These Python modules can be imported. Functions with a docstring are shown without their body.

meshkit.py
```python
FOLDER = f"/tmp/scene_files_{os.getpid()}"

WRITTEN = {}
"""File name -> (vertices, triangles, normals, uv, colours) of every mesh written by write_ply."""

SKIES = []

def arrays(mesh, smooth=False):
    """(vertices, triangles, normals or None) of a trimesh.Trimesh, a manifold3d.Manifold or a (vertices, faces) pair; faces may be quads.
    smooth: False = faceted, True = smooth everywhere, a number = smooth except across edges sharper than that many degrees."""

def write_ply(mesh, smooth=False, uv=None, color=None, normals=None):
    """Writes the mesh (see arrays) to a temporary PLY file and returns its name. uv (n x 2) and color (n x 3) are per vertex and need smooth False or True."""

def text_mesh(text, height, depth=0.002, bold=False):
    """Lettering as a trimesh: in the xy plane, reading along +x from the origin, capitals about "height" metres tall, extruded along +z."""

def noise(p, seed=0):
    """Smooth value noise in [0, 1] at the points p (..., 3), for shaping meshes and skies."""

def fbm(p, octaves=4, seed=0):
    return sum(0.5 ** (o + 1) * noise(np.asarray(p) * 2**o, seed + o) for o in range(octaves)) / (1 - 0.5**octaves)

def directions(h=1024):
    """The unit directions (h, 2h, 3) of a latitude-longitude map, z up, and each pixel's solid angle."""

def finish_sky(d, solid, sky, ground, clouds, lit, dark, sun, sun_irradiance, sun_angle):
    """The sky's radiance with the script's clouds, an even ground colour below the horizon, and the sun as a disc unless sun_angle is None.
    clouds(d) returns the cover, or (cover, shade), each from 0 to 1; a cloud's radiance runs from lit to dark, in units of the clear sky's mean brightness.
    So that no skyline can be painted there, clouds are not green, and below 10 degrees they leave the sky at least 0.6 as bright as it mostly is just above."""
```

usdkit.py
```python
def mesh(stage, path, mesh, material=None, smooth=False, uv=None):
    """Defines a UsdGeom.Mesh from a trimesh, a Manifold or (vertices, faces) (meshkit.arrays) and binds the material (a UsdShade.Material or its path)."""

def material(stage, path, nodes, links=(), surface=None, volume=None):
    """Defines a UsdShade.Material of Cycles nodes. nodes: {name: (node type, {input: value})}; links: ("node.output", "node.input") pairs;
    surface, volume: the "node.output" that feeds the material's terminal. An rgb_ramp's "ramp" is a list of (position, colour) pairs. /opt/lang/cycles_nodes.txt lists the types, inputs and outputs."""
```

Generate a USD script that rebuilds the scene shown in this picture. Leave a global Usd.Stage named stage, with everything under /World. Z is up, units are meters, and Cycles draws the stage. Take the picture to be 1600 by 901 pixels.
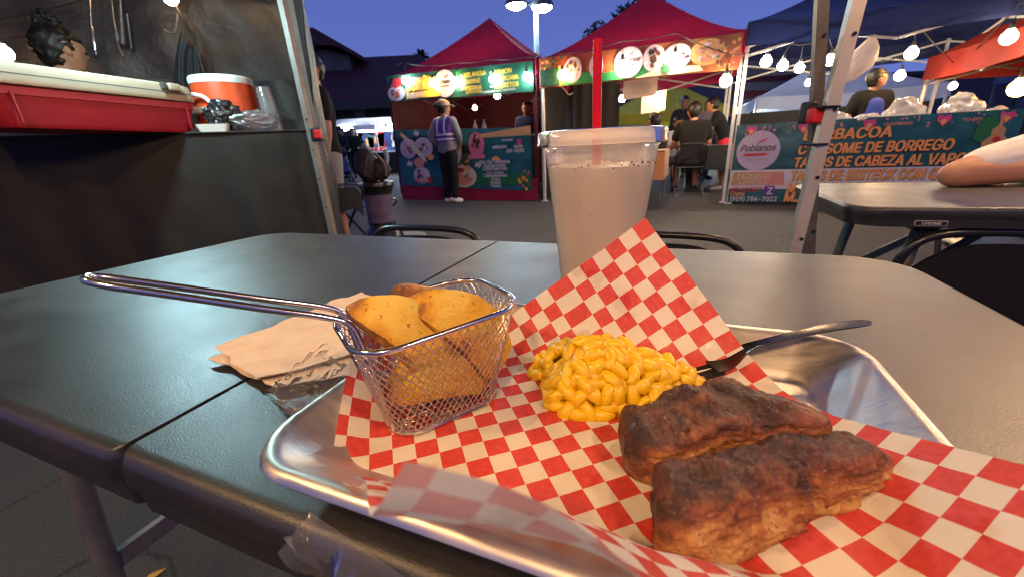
import math, random
import numpy as np, trimesh, usdkit, meshkit
import manifold3d as m3
from pxr import Usd, UsdGeom, UsdLux, UsdShade, Gf, Sdf, Vt

stage = Usd.Stage.CreateInMemory()
UsdGeom.SetStageUpAxis(stage, 'Z'); UsdGeom.SetStageMetersPerUnit(stage, 1.0)
UsdGeom.Xform.Define(stage, '/World'); UsdGeom.Scope.Define(stage, '/World/Looks')
rnd = random.Random(7); rng = np.random.default_rng(7)
V = lambda *a: np.array(a, float)

# ------------------------------------------------------------------ camera
CZ = 0.905                                   # eye height; the table top is at 0.74
FPX, CX, CY = 625.0, 800.0, 450.5             # the lens, in pixels of a 1600 px wide picture
PITCH, ROLL = math.radians(19.1), math.radians(2.72)
_r0, _u0, FWD = V(1, 0, 0), V(0, math.sin(PITCH), math.cos(PITCH)), V(0, math.cos(PITCH), -math.sin(PITCH))
RIGHT = _r0 * math.cos(ROLL) - _u0 * math.sin(ROLL)
UP = _u0 * math.cos(ROLL) + _r0 * math.sin(ROLL)
EYE = V(0, 0, CZ)
cam = UsdGeom.Camera.Define(stage, '/World/Camera')
cam.CreateHorizontalApertureAttr(36.0); cam.CreateVerticalApertureAttr(36.0 * 576 / 1024)
cam.CreateFocalLengthAttr(36.0 * FPX / 1600)
cam.CreateClippingRangeAttr(Gf.Vec2f(0.01, 2000))
cam.CreateFStopAttr(11.0); cam.CreateFocusDistanceAttr(0.33)
cam.CreateExposureAttr(0.0)
B = -FWD
cam.AddTransformOp().Set(Gf.Matrix4d(*RIGHT, 0, *UP, 0, *B, 0, *EYE, 1))

# ------------------------------------------------------------------ sky and the last of the daylight
SUN_ROT = math.radians(200)                  # the sun has set behind the camera
SKY_STRENGTH = 0.145
usdkit.material(stage, '/World/Looks/sky', {
    'sky': ('sky_texture', {'sky_type': 'single_scattering', 'sun_disc': False, 'sun_elevation': math.radians(2.0), 'sun_rotation': SUN_ROT, 'air_density': 1.0, 'aerosol_density': 0.3, 'ozone_density': 6.0}),
    'tc': ('texture_coordinate', {}), 'xyz': ('separate_xyz', {}),
    'dusk': ('rgb_ramp', {'ramp': [(0.0, (1.10, 1.45, 4.3)), (0.12, (.95, 1.30, 4.1)), (0.38, (.60, .90, 3.1)), (1.0, (.32, .46, 1.9))]}),
    'mixer': ('mix_color', {'fac': 0.93}),
    'bg': ('background_shader', {'strength': SKY_STRENGTH})},
    [('tc.generated', 'xyz.vector'), ('xyz.z', 'dusk.fac'), ('sky.color', 'mixer.a'), ('dusk.color', 'mixer.b'), ('mixer.result', 'bg.color')], surface='bg.background')
dome = UsdLux.DomeLight.Define(stage, '/World/sky'); dome.CreateIntensityAttr(1.0)
dome.GetPrim().SetCustomDataByKey('kind', 'structure')
UsdShade.MaterialBindingAPI.Apply(dome.GetPrim()).Bind(UsdShade.Material.Get(stage, '/World/Looks/sky'))
sun = UsdLux.DistantLight.Define(stage, '/World/Afterglow')
sun.CreateIntensityAttr(0.004); sun.CreateAngleAttr(10.0); sun.CreateNormalizeAttr(True); sun.CreateColorAttr(Gf.Vec3f(1, .8, .7))
sun.AddRotateXYZOp().Set(Gf.Vec3f(80, 0, -20))

# ------------------------------------------------------------------ helpers: pixels of the photograph to places
def ray(x, y): return FWD + RIGHT * (x - CX) / FPX - UP * (y - CY) / FPX
def at_depth(x, y, d): return EYE + ray(x, y) * d
def at_Y(x, y, Y): r = ray(x, y); return EYE + r * (Y / r[1])
def at_z(x, y, z): r = ray(x, y); return EYE + r * ((z - CZ) / r[2])
def on_plane(x, y, P, n): r = ray(x, y); return EYE + r * (np.dot(P - EYE, n) / np.dot(r, n))
def gz(y): return 0.013 * min(max(0.0, y - 1.5), 24)
def on_ground(x, y):
    r = ray(x, y); t = (0 - CZ) / r[2]
    for _ in range(60): t = (gz((EYE + r * t)[1]) - CZ) / r[2]
    return EYE + r * t
TA = math.radians(-22.28)                    # the table's long axis runs along U, its short one along W
U, W = V(math.cos(TA), math.sin(TA), 0), V(-math.sin(TA), math.cos(TA), 0)
TZ = 0.74
def tab(u, v, z): return U * u + W * v + V(0, 0, TZ + z)
def uvz(x, y, z): p = at_z(x, y, TZ + z); return V(p @ U, p @ W, z)

# ------------------------------------------------------------------ helpers: prims
counts = {}
def _path(parent, name):
    k = (str(parent), name); n = counts.get(k, 0); counts[k] = n + 1
    return f'{parent}/{name}' + (f'_{n:03d}' if n else '')
def prim_of(x): return x if isinstance(x, Usd.Prim) else x.GetPrim()
def tag(p, label=None, cat=None, group=None, kind=None):
    p = prim_of(p)
    for k, v in (('label', label), ('category', cat), ('group', group), ('kind', kind)):
        if v: p.SetCustomDataByKey(k, v)
    return p
def thing(name, label, cat, loc=(0, 0, 0), rz=0.0, group=None):
    x = UsdGeom.Xform.Define(stage, _path('/World', name))
    x.AddTranslateOp().Set(Gf.Vec3d(*map(float, loc)))
    if rz: x.AddRotateZOp().Set(float(rz))
    return tag(x, label, cat, group)
def part(parent, name, mesh, mat, smooth=False, uv=None, kind=None, label=None, attrs=None):
    parent = '/World' if parent is None else parent.GetPath()
    p = usdkit.mesh(stage, _path(parent, name), mesh, None, smooth, uv)
    UsdShade.MaterialBindingAPI.Apply(p.GetPrim()).GetDirectBindingRel().SetTargets([Sdf.Path('/World/Looks/' + mat)])
    for k, a in (attrs or {}).items():
        UsdGeom.PrimvarsAPI(p).CreatePrimvar(k, Sdf.ValueTypeNames.FloatArray, 'vertex').Set(Vt.FloatArray.FromNumpy(np.asarray(a, np.float32)))
    return tag(p, label=label, kind=kind)
def solo(name, mesh, mat, label, cat, group=None, smooth=False, uv=None, kind=None, attrs=None):
    p = part(None, name, mesh, mat, smooth, uv, attrs=attrs)
    return tag(p, label, cat, group, kind)

# ------------------------------------------------------------------ helpers: materials
def mat(name, col, rough=0.5, metal=0.0, col2=None, vscale=8.0, vdetail=4.0, lo=0.35, hi=0.65, bump=0.0, bscale=60.0, bdist=0.002, coord='object', extra=None, rough2=None, stretch=None, transl=0.0):
    n = {'tc': ('texture_coordinate', {}), 'p': ('principled_bsdf', {'base_color': col, 'roughness': rough, 'metallic': metal, **(extra or {})})}
    l = []; src = 'tc.' + coord
    if stretch is not None:
        n['map'] = ('mapping', {'scale': stretch}); l += [(src, 'map.vector')]; src = 'map.vector'
    if col2 is not None or rough2 is not None:
        n['n'] = ('noise_texture', {'scale': vscale, 'detail': vdetail, 'roughness': 0.6}); l += [(src, 'n.vector')]
    if col2 is not None:
        n['r'] = ('rgb_ramp', {'ramp': [(lo, col), (hi, col2)]}); l += [('n.fac', 'r.fac'), ('r.color', 'p.base_color')]
    if rough2 is not None:
        n['rr'] = ('map_range', {'from_min': lo, 'from_max': hi, 'to_min': rough, 'to_max': rough2, 'clamp': True}); l += [('n.fac', 'rr.value'), ('rr.result', 'p.roughness')]
    if bump:
        n['bn'] = ('noise_texture', {'scale': bscale, 'detail': 3.0}); n['b'] = ('bump', {'strength': bump, 'distance': bdist})
        l += [(src, 'bn.vector'), ('bn.fac', 'b.height'), ('b.normal', 'p.normal')]
    surf = 'p.BSDF'
    if transl:
        n['t'] = ('translucent_bsdf', {'color': col}); n['m'] = ('mix_closure', {'fac': transl}); l += [('p.BSDF', 'm.closure1'), ('t.BSDF', 'm.closure2')]; surf = 'm.closure'
    return usdkit.material(stage, '/World/Looks/' + name, n, l, surface=surf)
def glow(name, col, s): usdkit.material(stage, '/World/Looks/' + name, {'e': ('emission', {'color': col, 'strength': s})}, [], surface='e.emission')
def film(name, tcol, white, fac_white, rough=0.08, gloss=0.0, bump=0.0, bscale=80.0, ior=1.45, tl=.5, gcol=(1, 1, 1)):
    """thin clear plastic: see-through, a little milky, shiny at the edges"""
    n = {'tc': ('texture_coordinate', {}), 'bn': ('noise_texture', {'scale': bscale, 'detail': 3.0}), 'b': ('bump', {'strength': max(bump, .001), 'distance': 0.003}),
         't': ('transparent_bsdf', {'color': tcol}), 'd': ('diffuse_bsdf', {'color': white}), 'l': ('translucent_bsdf', {'color': white}),
         'dm': ('mix_closure', {'fac': tl}), 'w': ('mix_closure', {'fac': fac_white}), 'g': ('glossy_bsdf', {'roughness': rough, 'color': gcol}),
         'f': ('fresnel', {'IOR': ior}), 'fm': ('math', {'math_type': 'multiply_add', 'value2': 1.0, 'value3': gloss, 'use_clamp': True}), 'o': ('mix_closure', {})}
    usdkit.material(stage, '/World/Looks/' + name, n, [('tc.object', 'bn.vector'), ('bn.fac', 'b.height'), ('b.normal', 'g.normal'), ('b.normal', 'f.normal'), ('d.BSDF', 'dm.closure1'), ('l.BSDF', 'dm.closure2'),
        ('t.BSDF', 'w.closure1'), ('dm.closure', 'w.closure2'), ('w.closure', 'o.closure1'), ('g.BSDF', 'o.closure2'), ('f.fac', 'fm.value1'), ('fm.value', 'o.fac')], surface='o.closure')

# ------------------------------------------------------------------ helpers: shapes
cat_ = trimesh.util.concatenate
def box(c, s): m = trimesh.creation.box(s); m.apply_translation(c); return m
def bar(a, b, w, h=None, up=(0, 0, 1)):
    a, b = V(*a), V(*b); h = h or w; d = b - a; L = np.linalg.norm(d); d /= L
    s = np.cross(d, up); s = np.cross(d, V(1, 0, 0)) if np.linalg.norm(s) < 1e-6 else s; s /= np.linalg.norm(s); t = np.cross(s, d)
    m = trimesh.creation.box((w, L, h)); M = np.eye(4); M[:3, 0], M[:3, 1], M[:3, 2], M[:3, 3] = s, d, t, (a + b) / 2
    if np.linalg.det(M[:3, :3]) < 0: M[:3, 0] *= -1
    m.apply_transform(M); return m
def tube(pts, r, n=8, closed=False, caps=True):
    P = np.asarray(pts, float); N = len(P); R = np.broadcast_to(np.asarray(r, float), (N,))
    T = (np.roll(P, -1, 0) - np.roll(P, 1, 0)) if closed else np.gradient(P, axis=0)
    T /= np.maximum(np.linalg.norm(T, axis=1, keepdims=True), 1e-12)
    a = V(0, 0, 1) if abs(T[0][2]) < .9 else V(1, 0, 0); nrm = np.cross(T[0], a); nrm /= np.linalg.norm(nrm); vs = []
    ang = np.arange(n) / n * 2 * np.pi
    for i in range(N):
        nrm = nrm - T[i] * (nrm @ T[i]); nrm /= np.linalg.norm(nrm); b = np.cross(T[i], nrm)
        vs.append(P[i] + R[i] * (np.cos(ang)[:, None] * nrm + np.sin(ang)[:, None] * b))
    v = np.vstack(vs); f = []
    for i in range(N if closed else N - 1):
        j = (i + 1) % N
        for k in range(n):
            l = (k + 1) % n; f += [(i * n + k, i * n + l, j * n + l), (i * n + k, j * n + l, j * n + k)]
    if caps and not closed:
        v = np.vstack([v, P[0], P[-1]]); c0, c1 = N * n, N * n + 1
        for k in range(n): l = (k + 1) % n; f += [(c0, l, k), (c1, (N - 1) * n + k, (N - 1) * n + l)]
    return trimesh.Trimesh(v, np.array(f), process=False)
def spline(pts, n=24, closed=False):
    from scipy.interpolate import CubicSpline
    P = np.asarray(pts, float)
    if closed: P = np.vstack([P, P[:1]])
    t = np.concatenate([[0], np.cumsum(np.linalg.norm(np.diff(P, axis=0), axis=1) ** .5)])
    cs = CubicSpline(t, P, bc_type='periodic' if closed else 'natural')
    return cs(np.linspace(0, t[-1], n + 1)[:-1] if closed else np.linspace(0, t[-1], n))
def loft(rings, cap0=False, cap1=False):
    """rings: list of equally long closed loops"""
    n = len(rings[0]); v = np.vstack(rings); f = []
    for i in range(len(rings) - 1):
        for k in range(n):
            l = (k + 1) % n; f += [(i * n + k, i * n + l, (i + 1) * n + l), (i * n + k, (i + 1) * n + l, (i + 1) * n + k)]
    for on, i, rev in ((cap0, 0, True), (cap1, len(rings) - 1, False)):
        if on:
            c = len(v); v = np.vstack([v, np.mean(rings[i], 0)])
            for k in range(n):
                l = (k + 1) % n; f.append((c, i * n + l, i * n + k) if rev else (c, i * n + k, i * n + l))
    return trimesh.Trimesh(v, np.array(f), process=False)
def lathe(prof, n=32, c=(0, 0, 0), cap0=True, cap1=True):
    a = np.arange(n) / n * 2 * np.pi
    return loft([np.c_[c[0] + r * np.cos(a), c[1] + r * np.sin(a), np.full(n, c[2] + z)] for r, z in prof], cap0, cap1)
def rrect(w, d, r, k=6):
    """rounded rectangle loop, counter-clockwise, centred"""
    r = max(min(r, w / 2 - 1e-4, d / 2 - 1e-4), 1e-4); out = []
    for cx, cy, a0 in ((w/2-r, d/2-r, 0), (-w/2+r, d/2-r, 90), (-w/2+r, -d/2+r, 180), (w/2-r, -d/2+r, 270)):
        for q in np.linspace(0, 90, k): t = math.radians(a0 + q); out.append((cx + r * math.cos(t), cy + r * math.sin(t)))
    return np.array(out)
def ring3(l2, z): return np.c_[l2, np.full(len(l2), z)]
def grid(fn, nu, nv, us=None, vs=None):
    us = np.linspace(0, 1, nu) if us is None else us; vs = np.linspace(0, 1, nv) if vs is None else vs
    A, Bv = np.meshgrid(us, vs, indexing='ij'); P = fn(A, Bv).reshape(-1, 3); nu, nv = len(us), len(vs)
    i = (np.arange(nu - 1)[:, None] * nv + np.arange(nv - 1)[None]).ravel()
    f = np.vstack([np.c_[i, i + nv, i + nv + 1], np.c_[i, i + nv + 1, i + 1]])
    return trimesh.Trimesh(P, f, process=False), np.c_[A.ravel(), Bv.ravel()]
def ball(r, c, seg=16): return m3.Manifold.sphere(r, seg).translate(list(map(float, c)))
def hull(*bs): return m3.Manifold.batch_hull(list(bs))
def bone(a, b, ra, rb, seg=14): return hull(ball(ra, a, seg), ball(rb, b, seg))
def to_tri(m):
    q = m.to_mesh(); return trimesh.Trimesh(np.array(q.vert_properties[:, :3], float), np.array(q.tri_verts), process=False)
def rbox(c, s, r=0.01, seg=8):
    h = np.asarray(s, float) / 2 - r
    return to_tri(hull(*[ball(r, V(*c) + h * V(i, j, k), seg) for i in (-1, 1) for j in (-1, 1) for k in (-1, 1)]))
def xf(m, loc=(0, 0, 0), rz=0.0, R=None):
    m = m.copy(); M = np.eye(4)
    if R is not None: M[:3, :3] = R
    if rz: M[:3, :3] = trimesh.transformations.rotation_matrix(math.radians(rz), [0, 0, 1])[:3, :3] @ M[:3, :3]
    M[:3, 3] = loc; m.apply_transform(M); return m
def rotm(ax, deg): return trimesh.transformations.rotation_matrix(math.radians(deg), ax)[:3, :3]
def poly(pts, th=0.002):
    """flat polygon extruded along +z"""
    from shapely.geometry import Polygon
    return trimesh.creation.extrude_polygon(Polygon(pts).buffer(0), th, engine='earcut')
def disc(c, rx, ry=None, n=28, th=0.002):
    a = np.arange(n) / n * 2 * np.pi; return poly(np.c_[c[0] + rx * np.cos(a), c[1] + (ry or rx) * np.sin(a)], th)
_tx = {}
def text(s, h, bold=True, slant=0.0, width=None):
    if (s, bold) not in _tx: _tx[s, bold] = meshkit.text_mesh(s, 1.0, 0.004, bold)
    m = _tx[s, bold].copy(); v = m.vertices
    w0 = v[:, 0].max() - min(0, v[:, 0].min()); sx = h if width is None else width / w0
    v[:, 0] = v[:, 0] * sx + slant * v[:, 1] * h; v[:, 1] *= h; v[:, 2] *= 0.5
    return trimesh.Trimesh(v, m.faces, process=False)
def fit_text(s, h, maxw, **k):
    m = text(s, h, **k); w = m.bounds[1][0]
    return m if w <= maxw else text(s, h, width=maxw, **k)

# ------------------------------------------------------------------ materials
mat('asphalt', (.030, .029, .029), .85, col2=(.058, .054, .050), vscale=1.3, vdetail=8, bump=.6, bscale=140, bdist=.004)
mat('table_plastic', (.0125, .0125, .0125), .36, col2=(.019, .0185, .018), vscale=9, vdetail=7, rough2=.46, bump=.30, bscale=850, bdist=.0007, extra={'specular_ior_level': .85})
mat('black_plastic', (.012, .012, .012), .35, bump=.1, bscale=400, bdist=.0005)
mat('fork_plastic', (.008, .008, .008), .22)
mat('dark_steel', (.10, .10, .105), .42, col2=(.16, .155, .15), vscale=14, extra={'specular_ior_level': .6})
mat('grey_steel', (.22, .21, .20), .4, metal=.6, col2=(.30, .285, .26), vscale=25)
mat('pole_enamel', (.42, .39, .34), .38, metal=.35, col2=(.50, .47, .42), vscale=12)
mat('pole_dark', (.085, .078, .07), .45, metal=.2, col2=(.14, .13, .12), vscale=9)
mat('white_steel', (.72, .70, .68), .4, col2=(.6, .58, .55), vscale=9)
mat('black_steel', (.012, .012, .013), .28, extra={'specular_ior_level': .6})
mat('chrome', (.78, .72, .68), .16, metal=1.0)
mat('wire_chrome', (.70, .63, .58), .22, metal=1.0)
mat('pan_aluminium', (.66, .61, .545), .36, metal=1.0, rough2=.48, vscale=22, stretch=(1, 6, 1), bump=.10, bscale=90, bdist=.001)
mat('napkin_paper', (.68, .57, .44), .9, col2=(.75, .65, .52), vscale=60, transl=.15)
mat('straw_red', (.70, .008, .02), .3, transl=.35)
mat('liquid', (.91, .79, .60), .35, col2=(.94, .84, .67), vscale=22, extra={'subsurface_weight': .35, 'subsurface_scale': .02, 'subsurface_radius': (1, .6, .35)})
mat('cinnamon', (.05, .02, .008), .7)
film('cup_plastic', (.93, .92, .90), (.92, .86, .74), .46, .16, bump=.02, bscale=60)
film('lid_plastic', (.95, .95, .95), (.92, .87, .76), .46, .22, .0, tl=.10, gcol=(.8, .76, .7), ior=1.22)
film('clear_wrap', (.97, .98, .99), (.86, .84, .8), .11, .20, .0, bump=.35, bscale=55, ior=1.24, gcol=(.9, .80, .64))
film('clear_stack', (.85, .86, .88), (.8, .8, .8), .25, .15, .15)
film('bag_plastic', (.9, .9, .9), (.82, .80, .78), .72, .25, .05, bump=.5, bscale=25)
mat('cheese', (.90, .47, .004), .38, col2=(.93, .56, .008), vscale=110, extra={'subsurface_weight': .30, 'subsurface_scale': .006, 'subsurface_radius': (1, .5, .05), 'coat_weight': .10, 'coat_roughness': .12})
mat('bone', (.46, .27, .10), .45, col2=(.30, .14, .045), vscale=90, bump=.4, bscale=400, bdist=.001)
mat('skin', (.42, .20, .115), .55, extra={'subsurface_weight': .12, 'subsurface_scale': .01})
mat('hair', (.008, .006, .005), .5, bump=.5, bscale=300)
mat('eye', (.02, .012, .01), .2)

def food(name, attr, ramp, rough, bumpv, bscale, speck=None, extra=None, stretch=(1, 1, 1), coat=0.0):
    n = {'tc': ('texture_coordinate', {}), 'a': ('attribute', {'attribute': attr}), 'mp': ('mapping', {'scale': stretch}),
         'n': ('noise_texture', {'scale': 110, 'detail': 5, 'roughness': .65}), 'm': ('math', {'math_type': 'multiply_add', 'value2': .55}), 'm2': ('math', {'math_type': 'add', 'value2': -.27}),
         'r': ('rgb_ramp', {'ramp': ramp}), 'bn': ('noise_texture', {'scale': bscale, 'detail': 5, 'roughness': .7}), 'b': ('bump', {'strength': bumpv, 'distance': .0022}),
         'rn': ('noise_texture', {'scale': 170, 'detail': 3}), 'rr': ('map_range', {'from_min': .35, 'from_max': .68, 'to_min': rough[0], 'to_max': rough[1], 'clamp': True}),
         'p': ('principled_bsdf', {'coat_weight': coat, 'coat_roughness': .2, **(extra or {})})}
    l = [('tc.object', 'mp.vector'), ('mp.vector', 'n.vector'), ('mp.vector', 'bn.vector'), ('tc.object', 'rn.vector'), ('n.fac', 'm.value1'), ('a.fac', 'm.value3'), ('m.value', 'm2.value1'), ('m2.value', 'r.fac'),
         ('bn.fac', 'b.height'), ('b.normal', 'p.normal'), ('rn.fac', 'rr.value'), ('rr.result', 'p.roughness')]
    if speck:
        n['v'] = ('noise_texture', {'scale': speck[0], 'detail': 2}); n['vr'] = ('map_range', {'from_min': speck[1], 'from_max': speck[1] + .05, 'to_min': 0, 'to_max': .85, 'clamp': True}); n['mx'] = ('mix_color', {'b': speck[2]})
        l += [('tc.object', 'v.vector'), ('v.fac', 'vr.value'), ('vr.result', 'mx.fac'), ('r.color', 'mx.a'), ('mx.result', 'p.base_color')]
    else: l += [('r.color', 'p.base_color')]
    usdkit.material(stage, '/World/Looks/' + name, n, l, surface='p.BSDF')
food('rib_meat', 'crust', [(0.0, (.56, .31, .115)), (.16, (.44, .20, .065)), (.34, (.30, .095, .038)), (.54, (.175, .052, .026)), (.74, (.088, .030, .019)), (1.0, (.040, .017, .013))], (.20, .56), .9, 420,
     speck=(420, .62, (.16, .075, .030)), stretch=(.6, 1.3, 1.3), coat=.12)
food('potato', 'peel', [(0.0, (.86, .58, .090)), (.28, (.80, .44, .028)), (.52, (.66, .31, .022)), (.76, (.34, .14, .022)), (1.0, (.14, .06, .02))], (.28, .6), .8, 420, speck=(260, .655, (.34, .10, .014)), extra={'subsurface_weight': .18, 'subsurface_scale': .005, 'subsurface_radius': (1, .5, .15)})

# red and white checked, waxed sheet; the print shows paler from behind
n = {'uv': ('uvmap', {'attribute': 'st'}), 'mp': ('mapping', {'location': (0, 0, .5)}), 'ck': ('checker_texture', {'scale': 1.0, 'color1': (1, 1, 1), 'color2': (0, 0, 0)}),
     'tc': ('texture_coordinate', {}), 'nz': ('noise_texture', {'scale': 300, 'detail': 3}), 'ink': ('rgb_ramp', {'ramp': [(.3, (.60, .050, .042)), (.7, (.70, .085, .066))]}),
     'pz': ('noise_texture', {'scale': 26, 'detail': 4}), 'pap': ('rgb_ramp', {'ramp': [(.35, (.74, .68, .58)), (.62, (.80, .745, .66))]}),
     'f': ('mix_color', {}), 'bk': ('mix_color', {'fac': .52, 'b': (.76, .70, .64)}), 'geo': ('geometry', {}), 'side': ('mix_color', {}),
     'p': ('principled_bsdf', {'roughness': .48}), 't': ('translucent_bsdf', {}), 'm': ('mix_closure', {'fac': .26}), 'gz': ('noise_texture', {'scale': 34, 'detail': 3, 'roughness': .55}), 'gs': ('map_range', {'from_min': .60, 'from_max': .66, 'to_min': 0, 'to_max': .6, 'clamp': True}), 'gr': ('map_range', {'from_min': .0, 'from_max': .6, 'to_min': .48, 'to_max': .20, 'clamp': True}), 'wet': ('mix_color', {'blend_type': 'multiply', 'b': (.84, .72, .56)}),
     'wr': ('noise_texture', {'scale': 45, 'detail': 2}), 'b': ('bump', {'strength': .12, 'distance': .003})}
usdkit.material(stage, '/World/Looks/checked_paper', n, [('uv.UV', 'mp.vector'), ('mp.vector', 'ck.vector'), ('tc.object', 'nz.vector'), ('nz.fac', 'ink.fac'), ('tc.object', 'pz.vector'), ('pz.fac', 'pap.fac'),
    ('ck.fac', 'f.fac'), ('ink.color', 'f.a'), ('pap.color', 'f.b'), ('f.result', 'bk.a'), ('geo.backfacing', 'side.fac'), ('f.result', 'side.a'), ('bk.result', 'side.b'),
    ('tc.object', 'gz.vector'), ('gz.fac', 'gs.value'), ('gs.result', 'gr.value'), ('gr.result', 'p.roughness'), ('gs.result', 'wet.fac'), ('side.result', 'wet.a'), ('wet.result', 'p.base_color'), ('side.result', 't.color'), ('tc.object', 'wr.vector'), ('wr.fac', 'b.height'), ('b.normal', 'p.normal'), ('p.BSDF', 'm.closure1'), ('t.BSDF', 'm.closure2')], surface='m.closure')

# ------------------------------------------------------------------ the ground
ys = np.concatenate([np.linspace(-40, 1.5, 9), np.linspace(2, 26, 25), [60, 140, 400]])
g, _ = grid(lambda a, b: np.stack([a, b, np.vectorize(gz)(b)], -1), 0, 0, us=np.linspace(-300, 300, 41), vs=ys)
n = {'tc': ('texture_coordinate', {}), 'big': ('noise_texture', {'scale': .5, 'detail': 6}), 'fine': ('noise_texture', {'scale': 170, 'detail': 3, 'roughness': .7}), 'r': ('rgb_ramp', {'ramp': [(.3, (.040, .038, .036)), (.7, (.075, .069, .063))]}),
     'r2': ('rgb_ramp', {'ramp': [(.35, (.45, .45, .45)), (.6, (1, 1, 1)), (.75, (1.9, 1.85, 1.8))]}), 'mul': ('mix_color', {'blend_type': 'multiply', 'fac': 1.0, 'use_clamp': False}),
     'dn': ('noise_texture', {'scale': 6, 'detail': 4}), 'dv': ('vector_math', {'vector_math_type': 'multiply_add'}), 'vo': ('voronoi_texture', {'feature': 'distance_to_edge', 'scale': 1.7}),
     'cr': ('map_range', {'from_min': 0.0, 'from_max': .012, 'to_min': .25, 'to_max': 1.0, 'clamp': True}), 'mul2': ('mix_color', {'blend_type': 'multiply', 'fac': 1.0}),
     'ad': ('mix_vector', {'fac': .12}), 'h': ('math', {'math_type': 'multiply_add', 'value2': .6}), 'b': ('bump', {'strength': .8, 'distance': .006}), 'p': ('principled_bsdf', {'roughness': .62})}
del n['dv']
usdkit.material(stage, '/World/Looks/parking_asphalt', n, [('tc.object', 'big.vector'), ('tc.object', 'fine.vector'), ('tc.object', 'dn.vector'), ('big.fac', 'r.fac'), ('fine.fac', 'r2.fac'), ('r.color', 'mul.a'), ('r2.color', 'mul.b'),
    ('tc.object', 'ad.a'), ('dn.color', 'ad.b'), ('ad.result', 'vo.vector'), ('vo.distance', 'cr.value'), ('mul.result', 'mul2.a'), ('cr.result', 'mul2.b'), ('mul2.result', 'p.base_color'),
    ('cr.result', 'h.value1'), ('fine.fac', 'h.value3'), ('h.value', 'b.height'), ('b.normal', 'p.normal')], surface='p.BSDF')
solo('ground', g, 'parking_asphalt', 'worn dark asphalt of the parking lot', 'ground', kind='structure')

# ------------------------------------------------------------------ the table and its chairs
def corners_loop(w, d, rs, k=7):
    out = []
    for (sx, sy, a0), r in zip(((1, 1, 0), (-1, 1, 90), (-1, -1, 180), (1, -1, 270)), rs):
        for q in np.linspace(0, 90, k):
            t = math.radians(a0 + q); out.append((sx * (w/2 - r) + r * math.cos(t), sy * (d/2 - r) + r * math.sin(t)))
    return np.array(out)
def panel_half(w, d, side, R=.075, r=.012):
    rs = [R, r, r, R] if side > 0 else [r, R, R, r]; rings = []
    for ins, z in ((.013, -.004), (.013, 0), (.008, -.0004), (.0045, -.0018), (.0018, -.005), (.0005, -.008), (0, -.022), (.0045, -.025), (.006, -.046), (.014, -.046)):
        inn = min(ins, .0016)                 # the fold's edges are nearly square
        lp = corners_loop(w - ins - inn, d - 2 * ins, [max(q - ins, .002) for q in rs]); lp[:, 0] += side * (inn - ins) / 2
        rings.append(ring3(lp, z))
    rings[0] = rings[1].copy()
    return loft(rings[1:], True, True)
TABLES = []
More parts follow.
